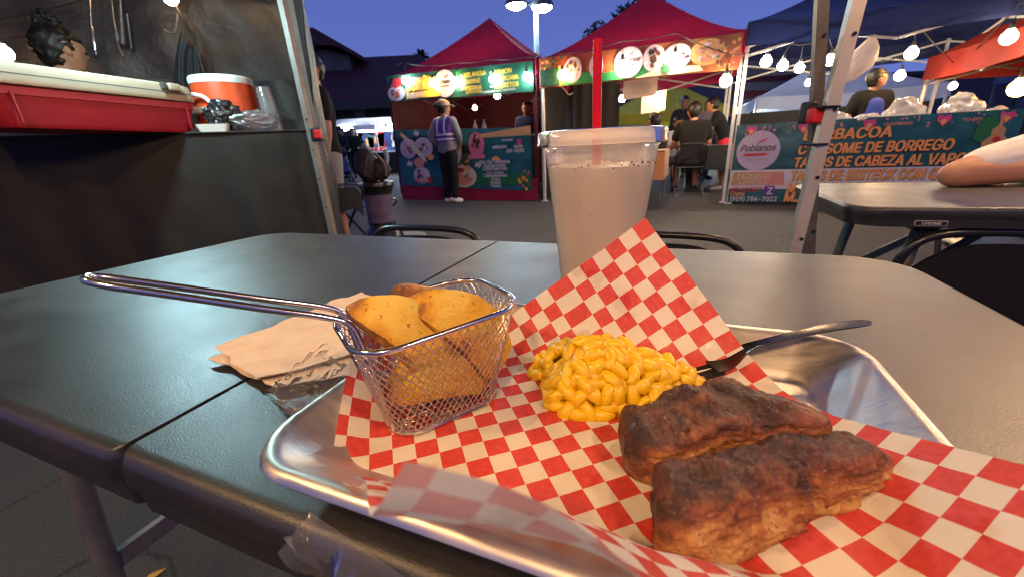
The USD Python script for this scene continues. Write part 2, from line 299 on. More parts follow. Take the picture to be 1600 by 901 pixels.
def folding_table(label, uc, vc, rz, leg_mat='dark_steel', brand=False, base_z=0.0):
    t = thing('folding_table', label, 'table', tab(uc, vc, -TZ) + V(0, 0, base_z), rz, 'black folding tables')
    L, D = 1.22, .61
    for s in (-1, 1):
        m = panel_half(L / 2 - .0012, D, s); m.apply_translation((s * (L / 4 + .0002), 0, TZ)); part(t, 'tabletop_half', m, 'table_plastic', 32)
    for s in (-1, 1):                        # wishbone legs: two feet, a cross bar, a brace
        x0 = s * .43
        for q in (-1, 1):
            pts = spline([(x0, q * .20, TZ - .05), (x0 + s * .03, q * .21, TZ - .30), (x0 + s * .055, q * .235, .014)], 10)
            lg = part(t, 'leg', tube(pts, .0145, 12), leg_mat, 40)
            part(lg, 'rubber_foot', tube([pts[-1] + V(0, 0, .03), pts[-1] - V(0, 0, .012)], .0175, 12), 'black_plastic', 40)
        z1 = TZ - .42
        part(t, 'cross_bar', bar((x0 + s * .038, -.205, z1), (x0 + s * .038, .205, z1), .012, .030), leg_mat)
        part(t, 'leg_hinge', rbox((x0, 0, TZ - .055), (.05, .46, .03), .008), 'black_plastic', 40)
        for q in (-1, 1):
            part(t, 'brace', bar((x0 + s * .02, q * .12, TZ - .26), (x0 - s * .24, q * .07, TZ - .045), .004, .022), leg_mat)
    if brand:
        f = poly(np.vstack([rrect(.058, .0115, .002)]), .0012); g2 = poly(rrect(.0555, .009, .0015), .0018)
        lab = text('LIFETIME', .0052); w = lab.bounds[1][0]; lab.apply_translation((-w / 2, -.0026, .0020))
        Rm = np.array([[1, 0, 0], [0, 0, -1], [0, 1, 0]], float); o = (-L / 2 + .150, -D / 2 + .0048, TZ - .036)
        bd = part(t, 'badge', xf(f, o, R=Rm), 'badge_silver'); part(bd, 'badge_field', xf(g2, o, R=Rm), 'black_plastic'); part(bd, 'lettering', xf(lab, o, R=Rm), 'badge_silver')
    return t
mat('badge_silver', (.42, .41, .40), .45)
folding_table('near black folding table holding the tray, cup and napkin', -.309, .395, -22.28)

def chair(label, top, rz, wid=.44, fat=.011):
    """steel folding chair; top = world point at the middle of the backrest's top edge; it faces its local +y"""
    g0 = gz(top[1]); t = thing('folding_chair', label, 'chair', (top[0], top[1], g0), rz, 'black folding chairs'); h = top[2] - g0; w = wid / 2
    f = [(-w * .98, .40, .0), (-w, .12, .42), (-w, .02, h - .14), (-w * .97, .002, h - .06), (-w * .80, 0, h - .018), (-w * .45, 0, h - .004), (0, 0, h - .002)]
    P = spline(f + [(-x, y, z) for x, y, z in f[-2::-1]], 60); part(t, 'back_frame', tube(P, fat, 10), 'black_steel', 50)
    def pan(a, b):
        x = (a * 2 - 1) * w * .93; top_ = h - .030 - .10 * np.abs(a * 2 - 1) ** 4; z = top_ - b * .20
        return np.stack([x, .012 + .02 * (1 - (a * 2 - 1) ** 2) * -1 + b * .012, z], -1)
    m, _ = grid(pan, 21, 5); m2 = m.copy(); m2.apply_translation((0, .012, 0)); m2.invert(); part(t, 'back_panel', cat_([m, m2]), 'black_steel', 40)
    part(t, 'seat', rbox((0, .25, .435), (wid * .92, .38, .028), .012), 'black_steel', 40)
    for s in (-1, 1):
        part(t, 'rear_leg', tube(spline([(s * w * .93, .36, .42), (s * w * .95, .10, .2), (s * w * .96, -.06, .0)], 8), fat * .95, 8), 'black_steel', 50)
    part(t, 'leg_stretcher', tube([(-w * .98, .35, .09), (w * .98, .35, .09)], fat * .7, 8), 'black_steel', 50)
    return t
chair('folding chair at the far side of the table, left of the cup', at_depth(660, 355, 1.33), 180 - 22.28)
chair('folding chair behind the raised corner of checked paper', at_depth(1040, 366, 1.22), 180 - 25)
chair('folding chair at the right edge, tucked at the second table', at_depth(1632, 362, .86), -22.28, .46)

# ------------------------------------------------------------------ things on the table, built in the table's axes
class On:
    def __init__(s, name, label, cat, u, v, group=None): s.o = V(u, v, 0); s.t = thing(name, label, cat, tab(u, v, 0), -22.28, group)
    def put(s, name, m, mt, smooth=40, parent=None, **k): m = m.copy(); m.apply_translation(-s.o); return part(parent or s.t, name, m, mt, smooth, **k)

# the sheet pan
PU, PV, PL, PD = -.032, .2145, .330, .241
pan = On('sheet_pan', 'aluminium sheet pan lined with checked paper', 'tray', PU, PV)
prof = [(.060, .0022), (.0425, .0020), (.0385, .0026), (.0355, .0050), (.0325, .0085), (.0120, .0232), (.0095, .0250), (.0070, .0266), (.0040, .0268), (.0014, .0255), (0, .0232), (.0014, .0208), (.0042, .0200), (.0075, .0212), (.0105, .0205), (.0345, .0030), (.0380, .0006), (.045, .0)]
rings = []
for ins, z in prof:
    rings.append(ring3(rrect(PL - 2 * ins, PD - 2 * ins, max(.036 - ins * .62, .012), 10), z) + V(PU, PV, 0))
pan.put('pan_body', loft(rings[:6], True), 'pan_aluminium', 35)
pan.put('rolled_rim', loft(rings[5:15]), 'pan_aluminium', 60)
pan.put('pan_underside', loft(rings[14:], False, True), 'pan_aluminium', 35)

# the checked sheet: printed flat, then bent up the pan's four walls
CK = .0128; E1, E2 = V(.775, .632), V(.632, -.775)
O0 = V(-.1425, .1303)                         # a crossing of the print on the pan's floor
I0, I1, J0, J1 = -1.5, 20.6, -10.0, 13.6
def bend(s, ang, ds=.0008):
    """positions along a strip that turns by ang(s) degrees from the level"""
    n = int(.32 / ds); a = np.radians(ang(np.arange(n) * ds)); x = np.concatenate([[0], np.cumsum(np.cos(a)) * ds]); z = np.concatenate([[0], np.cumsum(np.sin(a)) * ds]); q = np.arange(n + 1) * ds
    return np.interp(s, q, x), np.interp(s, q, z)
def ramp_(s, *kv): return np.interp(s, kv[0::2], kv[1::2])
A_RIGHT = lambda s: ramp_(s, 0, 0, .022, 33, .05, 38, .075, 30, .14, 16)
A_LEFT = lambda s: ramp_(s, 0, 0, .016, 38, .04, 55, .1, 62)
A_FAR = lambda s: ramp_(s, 0, 0, .030, 52, .045, 66, .12, 74)
N_FOLD = V(math.sin(.135), -math.cos(.135))   # the near flap folds a little askew of the pan
F0, F1 = -.06, .06
def paper(i, j):
    p = O0[:, None, None] + E1[:, None, None] * (i * CK) + E2[:, None, None] * (j * CK); a, b = p
    z = np.full(a.shape, .0034)
    def fold(d, ang):
        s = np.maximum(d, 0); x, h = bend(s, ang); return np.where(d > 0, x, d), h
    dr, hr = fold(a - .078, A_RIGHT); dl, hl = fold(-.150 - a, A_LEFT); df, hf = fold(b - .266, A_FAR); 
    sn = (np.minimum(a, .02) + .12) * N_FOLD[0] + (b - .123) * N_FOLD[1]; e_ = (J1 - j) * CK
    f_ = np.clip((F1 - a) / (F1 - F0), 0, 1); f_ = f_ * f_ * (3 - 2 * f_)       # it stands up at the left and lies down over the rim at the right
    th = np.where(sn < .034, ramp_(sn, 0, 0, .014, 49, .024, 72, .034, 71), np.maximum(ramp_(sn, .034, 71, .060, 42), ramp_(e_, 0, 90, .013, 76, .028, 58, .043, 30)))
    th = th * f_ + (1 - f_) * ramp_(sn, 0, 0, .006, 30, .022, 46, .036, 26, .05, 2, .12, -12)
    dsn = np.diff(np.maximum(sn, 0), axis=1, prepend=np.maximum(sn[:, :1], 0)); xn, hn = np.cumsum(np.cos(np.radians(th)) * dsn, 1), np.cumsum(np.sin(np.radians(th)) * dsn, 1); w1 = np.where(sn > 0, xn - sn, 0)
    a2 = np.where(a > .078, .078 + dr, np.where(a < -.150, -.150 - dl, a)); b2 = np.where(b > .266, .266 + df, b); a2 = a2 + N_FOLD[0] * w1 + .017 * np.clip(sn / .07, 0, 1) * f_; b2 = b2 + N_FOLD[1] * w1
    q = np.stack([a2 * 30, b2 * 30, z], -1)
    z = z + hr + hl + hf + hn + .0016 * (meshkit.fbm(q, 3, 3) - .42) * (1 + 1.5 * (hr + hl + hf + hn > .004)) + .0004
    w = .0022 * (meshkit.fbm(np.stack([a * 14, b * 14, a * 0], -1), 2, 9) - .5) * np.clip((hf + hr) * 30, 0, 1)
    return np.stack([a2, b2 + w, z], -1)
seam = I1 - 7.0
iu = np.concatenate([np.linspace(I0, seam, 96), np.linspace(seam, I1, 50)]); jv = np.linspace(J0, J1, 150)
m, st = grid(lambda a, b: paper(a, b), 0, 0, us=iu, vs=jv)
uu = st[:, 0].copy(); k = np.arange(len(uu)) // len(jv); uu = np.where(k >= 96, uu + 1.4, uu) + 40 ; st = np.c_[uu, st[:, 1] + 40]
st[:, 0] += 1
v2 = m.vertices.copy(); ppr = On('checked_paper', 'red and white checked paper sheet lining the metal tray', 'paper', PU, PV)
if np.cross(m.triangles[0][1] - m.triangles[0][0], m.triangles[0][2] - m.triangles[0][0])[2] < 0: m.invert()
ppr.put('sheet', m, 'checked_paper', True, uv=st)

# the fry basket
BC = V(-.140, .198); BD = V(.57, .82) / np.hypot(.57, .82); BW = V(-BD[1], BD[0])
def bpt(l2, z): return np.c_[BC[0] + l2[:, 0] * BD[0] + l2[:, 1] * BW[0], BC[1] + l2[:, 0] * BD[1] + l2[:, 1] * BW[1], np.full(len(l2), z)]
bk = On('fry_basket', 'small chrome wire basket with a long loop handle, full of potato wedges', 'basket', *BC)
BZ0, BZ1 = .0075, .0715
def bloop(t, n=200):
    """the basket's outline at height fraction t, evenly spaced"""
    w, d, r = .074 + (.104 - .074) * t, .052 + (.076 - .052) * t, .017 + .006 * t
    l = rrect(w, d, r, 12); l = np.vstack([l, l[:1]]); s = np.concatenate([[0], np.cumsum(np.linalg.norm(np.diff(l, axis=0), axis=1))])
    q = np.linspace(0, s[-1], n, endpoint=False); return np.c_[np.interp(q, s, l[:, 0]), np.interp(q, s, l[:, 1])]
def bz(t, l): return BZ0 + (BZ1 - BZ0) * t + .010 * t * np.clip((l[..., 0] / .052), -1, 1) * .25
def ring_at(t, n=90, g=0.0):
    l = bloop(t, n) * (1 + g); P = bpt(l, 0); P[:, 2] = bz(t, l); return P
bk.put('rim', tube(ring_at(1.0), .00185, 10, True), 'chrome')
bk.put('base_ring', tube(ring_at(-.02, g=.01), .0015, 8, True), 'chrome')
ws = []; NW = 58; loops = {t: ring_at(t, 400) for t in np.linspace(0, 1, 13)}
for k in range(NW):
    for sgn in (-1, 1):
        pts = [loops[t][int(round((k / NW * 400 + sgn * t * 62))) % 400] + V(0, 0, .0) for t in loops]
        ws.append(tube(pts, .00042, 4, caps=False))
bl = bloop(0, 400)
for ax in (0, 1):
    for c in np.arange(-.036, .0361, .0048):
        inside = bl[np.abs(bl[:, ax] - c) < .0016]
        if len(inside) < 2: continue
        a, b = inside[np.argmin(inside[:, 1 - ax])], inside[np.argmax(inside[:, 1 - ax])]; ws.append(tube(bpt(np.array([a, b]), BZ0), .00042, 4, caps=False))
bk.put('wire_mesh', cat_(ws), 'wire_chrome', True, kind='stuff')
HE = V(-.252, .0955, .1155); hr_ = []
for q, off in ((0, .000), (1, .023)):
    top = ring_at(1.0, 400); c = V(-.1705, .165, .0745) + V(BW[0], BW[1], 0) * (off - .0015)
    low = V(-.1475, .1605, .0065) + V(BW[0], BW[1], 0) * (off * .96)
    hd = (HE - c); side = V(BW[0], BW[1], 0) * ((-1 if q == 0 else 1) * .0068)
    e = HE + side - hd / np.linalg.norm(hd) * .008
    pts = [low, low + (c - low) * .5, c + (low - c) * .10, c + V(0, 0, -.001) + (e - c) * .035, c + (e - c) * .35, c + (e - c) * .7, e]; hr_.append(pts)
pp = np.vstack([spline(hr_[0], 40), spline([hr_[0][-1], HE + (hr_[0][-1] - hr_[1][-1]) * .3 + (HE - hr_[0][-1]) * .0 + (HE - hr_[0][2]) * .02, HE + (HE - hr_[0][2]) * .03, HE + (hr_[1][-1] - hr_[0][-1]) * .3 + (HE - hr_[0][2]) * .02, hr_[1][-1]], 14)[1:-1], spline(hr_[1], 40)[::-1]])
bk.put('handle', tube(pp, .00195, 10), 'chrome', 50)
bk.put('handle_weld', tube([hr_[0][0] - V(BW[0], BW[1], 0) * .003, hr_[1][0] + V(BW[0], BW[1], 0) * .003], .0014, 8), 'chrome', 50)

# potato wedges in the basket
def wedge(L, w, h, seed, curve=.012):
    """potato wedge: local x along, two flat cut faces meeting in a sharp crest at +z, skin on the round side"""
    N, K = 44, 18; rings = []; peel = []; rad = []
    for t in np.linspace(-1, 1, N):
        e = max(1 - abs(t) ** 3.0, 0) ** .62 + .02; ww, hh = w * e, h * e
        a = np.linspace(math.radians(200), math.radians(340), K); arc = np.c_[np.cos(a) * ww, np.sin(a) * hh * .42 - hh * .02]
        crest = V(0, hh * .72); q = np.linspace(0, 1, 7)[:, None]
        sec = np.vstack([arc, arc[-1] + (crest - arc[-1]) * q, crest + (arc[0] - crest) * q])          # corners doubled: crisp edges
        rings.append(np.c_[np.full(len(sec), t * L / 2), sec[:, 0], sec[:, 1] + curve * (.5 - t * t)]); rad.append(np.c_[np.zeros(len(sec)), sec / (np.linalg.norm(sec, axis=1, keepdims=True) + 1e-6)])
        edge = np.r_[np.zeros(K), .30 * np.exp(-((q[:, 0]) / .16) ** 2) + .10 * np.exp(-((1 - q[:, 0]) / .1) ** 2), .30 * np.exp(-((1 - q[:, 0]) / .16) ** 2) + .10 * np.exp(-(q[:, 0] / .1) ** 2)]
        peel.append(np.r_[np.full(K, .74), np.full(14, .10)] + edge + .62 * abs(t) ** 7)
    m = loft(rings, True, True); v = m.vertices; r_ = np.vstack(rad + [[[-1, 0, 0], [1, 0, 0]]]); nz = meshkit.fbm(v * 70 + seed, 3, seed) - .5; nf = meshkit.fbm(v * 330 + seed, 2, seed + 5) - .5; nm = meshkit.fbm(v * 150 + seed, 2, seed + 9) - .5
    p = np.r_[np.concatenate(peel), .7, .7]; v = v + r_ * (nz * .0026 + nf * .0009)[:, None]
    return trimesh.Trimesh(v, m.faces, process=False), p + nz * 1.1 + nm * .9 + .05
def frame3(d, up):
    d = V(*d) / np.linalg.norm(d); up = V(*up); y = np.cross(up, d); y /= np.linalg.norm(y); return np.c_[d, y, np.cross(d, y)]
BXY = lambda x, y, z: V(BC[0] + x * BD[0] + y * BW[0], BC[1] + x * BD[1] + y * BW[1], z)
bd3, bw3 = V(BD[0], BD[1], 0), V(BW[0], BW[1], 0)
for lab, e0, e1, up, sz, sd in (
    ('large pale potato wedge leaning across the front of the wire basket', (.038, -.017, .022), (-.006, -.006, .084), -bw3 * .45 + V(0, 0, .65) + bd3 * .55, (1.10, .0150, .032), 1),
    ('browned potato wedge poking out above the handle end of the basket', (.000, -.012, .026), (-.040, .002, .087), -bw3 * .35 + V(0, 0, .30) + bd3 * .9, (1.05, .0145, .030), 2),
    ('slim potato wedge lying skin up along the far side of the basket', (.042, .010, .056), (-.014, .022, .079), bw3 * .75 + V(0, 0, -.55), (1.08, .0125, .024), 3),
    ('long curved potato wedge low in the basket against the front wires', (.034, -.014, .015), (-.034, -.014, .032), -bw3 * .35 + V(0, 0, .9), (1.0, .0115, .026), 4),
    ('potato wedge buried at the bottom of the basket, under the others', (.030, .010, .018), (-.030, .010, .026), V(0, 0, 1) + bw3 * .3, (1.0, .012, .022), 5),
    ('short potato wedge half hidden in the middle of the basket', (.020, .008, .030), (-.026, .018, .072), -bw3 * .5 + V(0, 0, .6) + bd3 * .4, (1.0, .0125, .026), 7)):
    P0_, P1_ = BXY(*e0), BXY(*e1); pos = (P0_ + P1_) / 2; d = P1_ - P0_; sz = (sz[0] * np.linalg.norm(d), sz[1], sz[2])
    wm, pa = wedge(*sz, sd); o = On('potato_wedge', lab, 'potato wedge', pos[0], pos[1], 'potato wedges in the basket')
    m = xf(wm, pos, R=frame3(d, up)); o.put('wedge_flesh', m, 'potato', 50 if False else True, attrs={'peel': pa})

# macaroni and cheese
mc = On('macaroni_and_cheese', 'heap of bright orange macaroni and cheese on the checked paper', 'macaroni', -.032, .247)
mx, my = V(math.cos(.13), math.sin(.13), 0), V(-math.sin(.13), math.cos(.13), 0)
def mound(r, a):
    x, y = r * np.cos(a) * .049, r * np.sin(a) * .030; hz = .0175 * np.sqrt(np.clip(1 - r ** 2, 0, 1)) ** .9
    q = np.stack([x * 90, y * 90, hz * 90], -1); hz = hz * (.75 + .5 * meshkit.fbm(q, 3, 4))
    return V(-.032, .247, .003) + x[..., None] * mx + y[..., None] * my + hz[..., None] * V(0, 0, 1)
m, _ = grid(mound, 18, 48, vs=np.linspace(0, 2 * np.pi, 49)); m.invert(); mc.put('cheese_sauce', m, 'cheese', True)
def elbow(R, r, arc, ro=.0):
    a = np.linspace(-arc / 2, arc / 2, 9); P = np.c_[R * np.cos(a) - R, R * np.sin(a), a * 0]
    out = tube(P, r, 9, caps=False); inn = tube(P, r * .42, 9, caps=False); v = np.vstack([out.vertices, inn.vertices]); no = len(out.vertices); f = [out.faces, inn.faces[:, ::-1] + no]; n = 9
    for b in (0, 8):
        for k in range(n):
            l = (k + 1) % n; q = [b * n + k, b * n + l, no + b * n + l, no + b * n + k]; q = q[::-1] if b else q; f.append(np.array([[q[0], q[3], q[2]], [q[0], q[2], q[1]]]))
    v = v + (meshkit.fbm(v * 150 + ro, 2, 3) - .5)[:, None] * .0030
    return trimesh.Trimesh(v, np.vstack(f), process=False)
placed = []
tries = 0
while len(placed) < 200 and tries < 9000:
    tries += 1
    a, r = rnd.uniform(0, 2 * math.pi), math.sqrt(rnd.random()) * 1.06
    sq = 1 + .16 * math.sin(3 * a + .8) + .08 * math.sin(5 * a)
    x, y = r * math.cos(a) * .051 * sq, r * math.sin(a) * .031 * sq
    if x > .035: y *= .8
    z = .0060 + .0295 * max(1 - min(r, 1) ** 2, 0) ** .55 * (1 - .12 * (x > .01)) * (.85 + .3 * rnd.random())
    c = V(-.032, .247, z) + x * mx + y * my
    if any(np.linalg.norm(c - q) < .0066 for q in placed): continue
    placed.append(c)
    out = V(x / .051 ** 2, y / .031 ** 2, (z - .002) / .03 ** 2 * 1.3); out = out[0] * mx + out[1] * my + V(0, 0, out[2]); out /= np.linalg.norm(out)
    tdir = V(rnd.gauss(0, 1), rnd.gauss(0, 1), rnd.gauss(0, 1)); tdir -= out * (tdir @ out) * .9; tdir /= np.linalg.norm(tdir)
    bx = out + .9 * V(rnd.gauss(0, .4), rnd.gauss(0, .4), rnd.gauss(0, .4)); bx -= tdir * (bx @ tdir); bx /= np.linalg.norm(bx)
    e = elbow(rnd.uniform(.0058, .0074), rnd.uniform(.0039, .0047), rnd.uniform(2.1, 3.1), rnd.random() * 50)
    mc.put('macaroni', xf(e, c, R=np.c_[bx, tdir, np.cross(bx, tdir)]), 'cheese', True)

# the two pork ribs
def rib(P0, P1, wl, wr, hl, hr, seed, sec, crust_of, slantL=0.0, slantR=0.0, cleft=0.0, endL=.010, endR=.006):
    """slab of meat on the bone: local x along the bone; sec = the cross-section's corners (y / width, z / height), crust_of = how dark each corner is roasted"""
    ax = P1 - P0; L = np.hypot(*ax[:2]); d = V(ax[0], ax[1], 0) / L; p = V(-d[1], d[0], 0); N, K = 250, 150; rings = []; cr = []; loc = []
    S = np.array(sec + sec[:1]); q = np.concatenate([[0], np.cumsum(np.linalg.norm(np.diff(S * [1, .8], axis=0), axis=1))]); u = np.linspace(0, q[-1], K, endpoint=False)
    Y, Z, C = np.interp(u, q, S[:, 0]), np.interp(u, q, S[:, 1]), np.interp(u, q, np.array(list(crust_of) + [crust_of[0]]))
    ker = np.exp(-np.linspace(-2, 2, 11) ** 2); ker /= ker.sum()
    sm = lambda a: np.convolve(np.r_[a[-5:], a, a[:5]], ker, 'valid')
    Y, Z, C = sm(Y), np.maximum(sm(Z), 0), sm(C); zc = .42
    for t in np.linspace(0, 1, N):
        w, h = wl + (wr - wl) * t, hl + (hr - hl) * t; x0 = t * L
        eL, eR = np.clip(x0 / endL, 0, 1), np.clip((L - x0) / endR, 0, 1); e = (1 - (1 - eL) ** 2.2) ** .5 * (1 - (1 - eR) ** 2.2) ** .5; e = .50 + .50 * e
        wob = (meshkit.fbm(np.array([[t * 5 + seed, 1, 2], [t * 6 + seed, 5, 2]]), 2, seed) - .5)
        y = Y * w * e + wob[0] * .010; z = (zc + (Z - zc) * e) * h * (1 + wob[1] * .22)
        x = x0 + slantL * Y * (1 - t) ** 1.5 + slantR * Y * t ** 1.5
        rings.append(P0 * V(1, 1, 0) + d * np.asarray(x)[:, None] + p * y[:, None] + V(0, 0, 1) * z[:, None]); cr.append(np.clip(C + .30 * (1 - eL) + .12 * (1 - eR), 0, 1)); loc.append(np.c_[np.full(K, x0) + x - x0, y, z])
    m = loft(rings, True, True); v = m.vertices.copy(); vn = trimesh.Trimesh(v, m.faces, process=False).vertex_normals
    c = np.r_[np.concatenate(cr), .55, .5]; l = np.vstack([np.vstack(loc), [0, 0, hl * .4], [L, 0, hr * .4]])
    big = meshkit.fbm(l * [45, 70, 70] + seed, 3, seed) - .5; mid = meshkit.fbm(l * [120, 170, 170] + seed, 3, seed + 7) - .5
    fib = 1 - 2 * np.abs(meshkit.fbm((l @ np.array([[1, 0, 0], [.15, 1, 0], [-.45, 0, 1]])) * [55, 420, 420] + seed, 3, seed + 1) - .5); fine = meshkit.fbm(l * 620 + seed, 2, seed + 2) - .5; crag = np.abs(meshkit.fbm(l * 260 + seed, 3, seed + 3) - .5)
    side = np.clip(1.15 - c * 1.5, 0, 1)
    gap = 0
    for xc, dz in ((.50, .35), (.30, -.1)):
        gap = gap + np.exp(-((l[:, 0] - L * xc - dz * (l[:, 2] - hl * .4) - .012 * mid) / .0030) ** 2) * np.clip(-l[:, 1] / (wl * .3), 0, 1) * cleft * (1 if xc > .4 else .45) * np.clip((l[:, 2] - .006) / .010, 0, 1)
    en = np.clip(np.minimum(l[:, 0] / .012, (L - l[:, 0]) / .010), .25, 1) * np.clip(l[:, 2] / .010, .3, 1)
    disp = big * .0085 + mid * .0042 * (.55 + .6 * side) + (fib - .72) * .0052 * side - crag * .0046 * (1 - .5 * side) + fine * .0011 - gap
    v = v + vn * (disp * en)[:, None]; v[:, 2] = np.maximum(v[:, 2], .0045)
    crust = np.clip(c + big * .80 + mid * .95 - (fib - .72) * .55 * side + np.clip(gap, 0, .01) * 40 - fine * .3, 0, 1)  # roast crust; shade in the split and fibre grooves is painted in too
    return trimesh.Trimesh(v, m.faces, process=False), crust
SEC_A = [(-.40, 0), (-.50, .22), (-.50, .62), (-.45, .90), (-.20, .99), (.20, 1.0), (.42, .93), (.50, .50), (.42, 0)]
rA, cA = rib(V(-.0145, .1815, 0), V(.0640, .2290, 0), 0.040, .045, .031, .034, 3, SEC_A, (.40, .20, .22, .60, .88, .92, .86, .5, .4), slantL=.008, slantR=-.034)
o = On('pork_rib', 'dark crusted pork rib lying behind the other, beside the macaroni', 'rib', .035, .21, None)
o.put('meat', rA, 'rib_meat', True, attrs={'crust': cA})
bn = tube(spline([(.050, .2185, .013), (.066, .2280, .0125), (.0790, .2355, .0135), (.0840, .2385, .0145)], 12), [.006, .0062, .0064, .0066, .0068, .0068, .0067, .0064, .006, .0054, .0044, .002], 12); bn.vertices[:, 2] = .0140 + (bn.vertices[:, 2] - .0140) * .8
o.put('rib_bone', bn, 'bone', 60)
SEC_B = [(-.46, 0), (-.50, .20), (-.44, .58), (-.26, .90), (-.05, 1.0), (.25, .98), (.42, .80), (.48, .40), (.42, 0)]
rB, cB = rib(V(.0035, .1405, 0), V(.1000, .2130, 0), .041, .031, .032, .024, 8, SEC_B, (.26, .08, .12, .58, .88, .88, .74, .5, .4), slantL=.014, slantR=-.006, cleft=.0050, endL=.014, endR=.008)
o = On('pork_rib', 'pork rib nearest the camera, split open with golden meat along its side', 'rib', .055, .175, None)
o.put('meat', rB, 'rib_meat', True, attrs={'crust': cB})
bn = tube(spline([(.070, .1800, .010), (.092, .1985, .0105), (.1055, .2100, .012), (.1085, .2125, .0125)], 12), np.r_[np.full(8, .0068), .0066, .0060, .005, .002], 12); bn.vertices += bn.vertex_normals * ((meshkit.fbm(bn.vertices * 260, 3, 2) - .5) * .004)[:, None]
o.put('rib_bone', bn, 'rib_meat', True, attrs={'crust': np.full(len(bn.vertices), .30)})

# plastic fork
fk = On('plastic_fork', 'black plastic fork resting across the tray corner, tines by the macaroni', 'fork', .075, .305)
fd = V(.895, .446, 0); fl = V(-.446, .895, 0)
cl = spline([(.034, .2835, .0125), (.047, .291, .0165), (.058, .2975, .0235), (.070, .3035, .0275), (.090, .3130, .0315), (.112, .3235, .0350), (.138, .3350, .0375)], 40)
q = np.linspace(0, 1, 40); wd = np.interp(q, [0, .10, .24, .34, .6, .9, .97, 1], [.0108, .0108, .0055, .0036, .0040, .0052, .0044, .001]); th = np.interp(q, [0, .3, 1], [.0012, .0022, .0016]); cup_ = np.interp(q, [0, .2, .4], [.002, .0022, .0006])
rg = []
for i in range(40):
    x = np.array([-1, -.75, -.3, .3, .75, 1, 1, .75, .3, -.3, -.75, -1]); sgn = np.r_[np.ones(6), -np.ones(6)]
    rg.append(cl[i] + fl * (x * wd[i])[:, None] + V(0, 0, 1) * (sgn * th[i] / 2 * (1 - .5 * np.abs(x)) + cup_[i] * x ** 2)[:, None])
fk.put('handle', loft(rg, True, True), 'fork_plastic', 40)
for x in (-.0098, -.0033, .0033, .0098):
    a = cl[0] + fl * x + fd * .004 + V(0, 0, .001 if abs(x) > .005 else 0)
    P = spline([a, a - fd * .008 + V(0, 0, -.0022), a - fd * .018 + V(0, 0, -.0034), a - fd * (.030 if abs(x) < .005 else .028) + V(0, 0, -.0022)], 12)
    fk.put('tine', tube(P, np.linspace(.0019, .0008, 12), 8), 'fork_plastic', 60)

# the drink
KU, KV = -.064, .3786
cp = On('plastic_cup', 'tall clear plastic cup of creamy horchata with a flat lid', 'cup', KU, KV); cc = (KU, KV, 0)
rz_ = lambda z: .0305 + (.0490 - .0305) * z / .165
cp.put('cup_wall', lathe([(.001, .0030), (.024, .0012), (.0285, .0005)] + [(rz_(z), z) for z in np.linspace(.001, .163, 14)] + [(.0505, .1645), (.0512, .166)], 56, cc, True, False), 'cup_plastic', 60)
def liq(a, z):
    r = rz_(z) - .0011; q = np.stack([np.cos(a) * 3.2, np.sin(a) * 3.2, z * 90], -1); zz = z
    zz = np.where(z > .146, z + .0016 * (meshkit.fbm(q * 1.6, 2, 2) - .5) * 2, z)
    return np.stack([KU + r * np.cos(a), KV + r * np.sin(a), zz], -1)
rings = [liq(np.arange(56) / 56 * 2 * np.pi, np.full(56, z)) for z in np.r_[.0035, np.linspace(.01, .1485, 12)]]
lq = loft(rings, True, True); cp.put('horchata', lq, 'liquid', 50)
for k in range(9):                           # ice just under the surface
    a = rnd.uniform(0, 6.28); r = rnd.uniform(.012, .033); s = rnd.uniform(.011, .016)
    cp.put('ice_cube', xf(rbox((0, 0, 0), (s, s, s), .0035, 8), (KU + r * math.cos(a), KV + r * math.sin(a), .1425 - rnd.uniform(-.001, .003)), R=rotm((rnd.random(), rnd.random(), .3), rnd.uniform(0, 90))), 'liquid', 40)
sp = []
for k in range(90):
    a = rnd.uniform(0, 6.28); z = rnd.choice([.1492, .1502, .1485, .1478]) + rnd.gauss(0, .0012) if rnd.random() < .8 else rnd.uniform(.06, .163); r = rz_(z) - .0005; s = rnd.uniform(.0004, .0011)
    sp.append(xf(trimesh.creation.icosphere(0, s), (KU + r * math.cos(a), KV + r * math.sin(a), z)))
cp.put('cinnamon_specks', cat_(sp), 'cinnamon', False, kind='stuff')
lid = cp.put('lid', lathe([(.0440, .1735), (.0455, .1700), (.0480, .1695), (.0490, .1755), (.0515, .1778), (.0545, .1770), (.0556, .1745), (.0556, .1690), (.0563, .1670), (.0560, .1655), (.0525, .1650), (.0515, .1665)], 64, cc, True, False), 'lid_plastic', 40)
for k in range(10):
    a = k / 10 * 6.283 + .2; cp.put('lid_button', lathe([(.0032, .1735), (.0028, .1748), (.001, .1752)], 12, (KU + .032 * math.cos(a), KV + .032 * math.sin(a), 0)), 'lid_plastic', 40, parent=lid) if k % 3 == 0 else None
sx, sy = KU - .004, KV - .004
so = On('drinking_straw', 'bright red drinking straw standing in the lidded cup', 'straw', sx, sy)
st_o = tube([(sx + .003, sy + .004, .006), (sx, sy, .246)], .0038, 20, caps=False); st_i = tube([(sx + .003, sy + .004, .006), (sx, sy, .246)], .0033, 20, caps=False); st_i.invert()
so.put('straw_tube', cat_([st_o, st_i, xf(trimesh.creation.annulus(.0033, .0038, .0006), (sx, sy, .246))]), 'straw_red', 50)

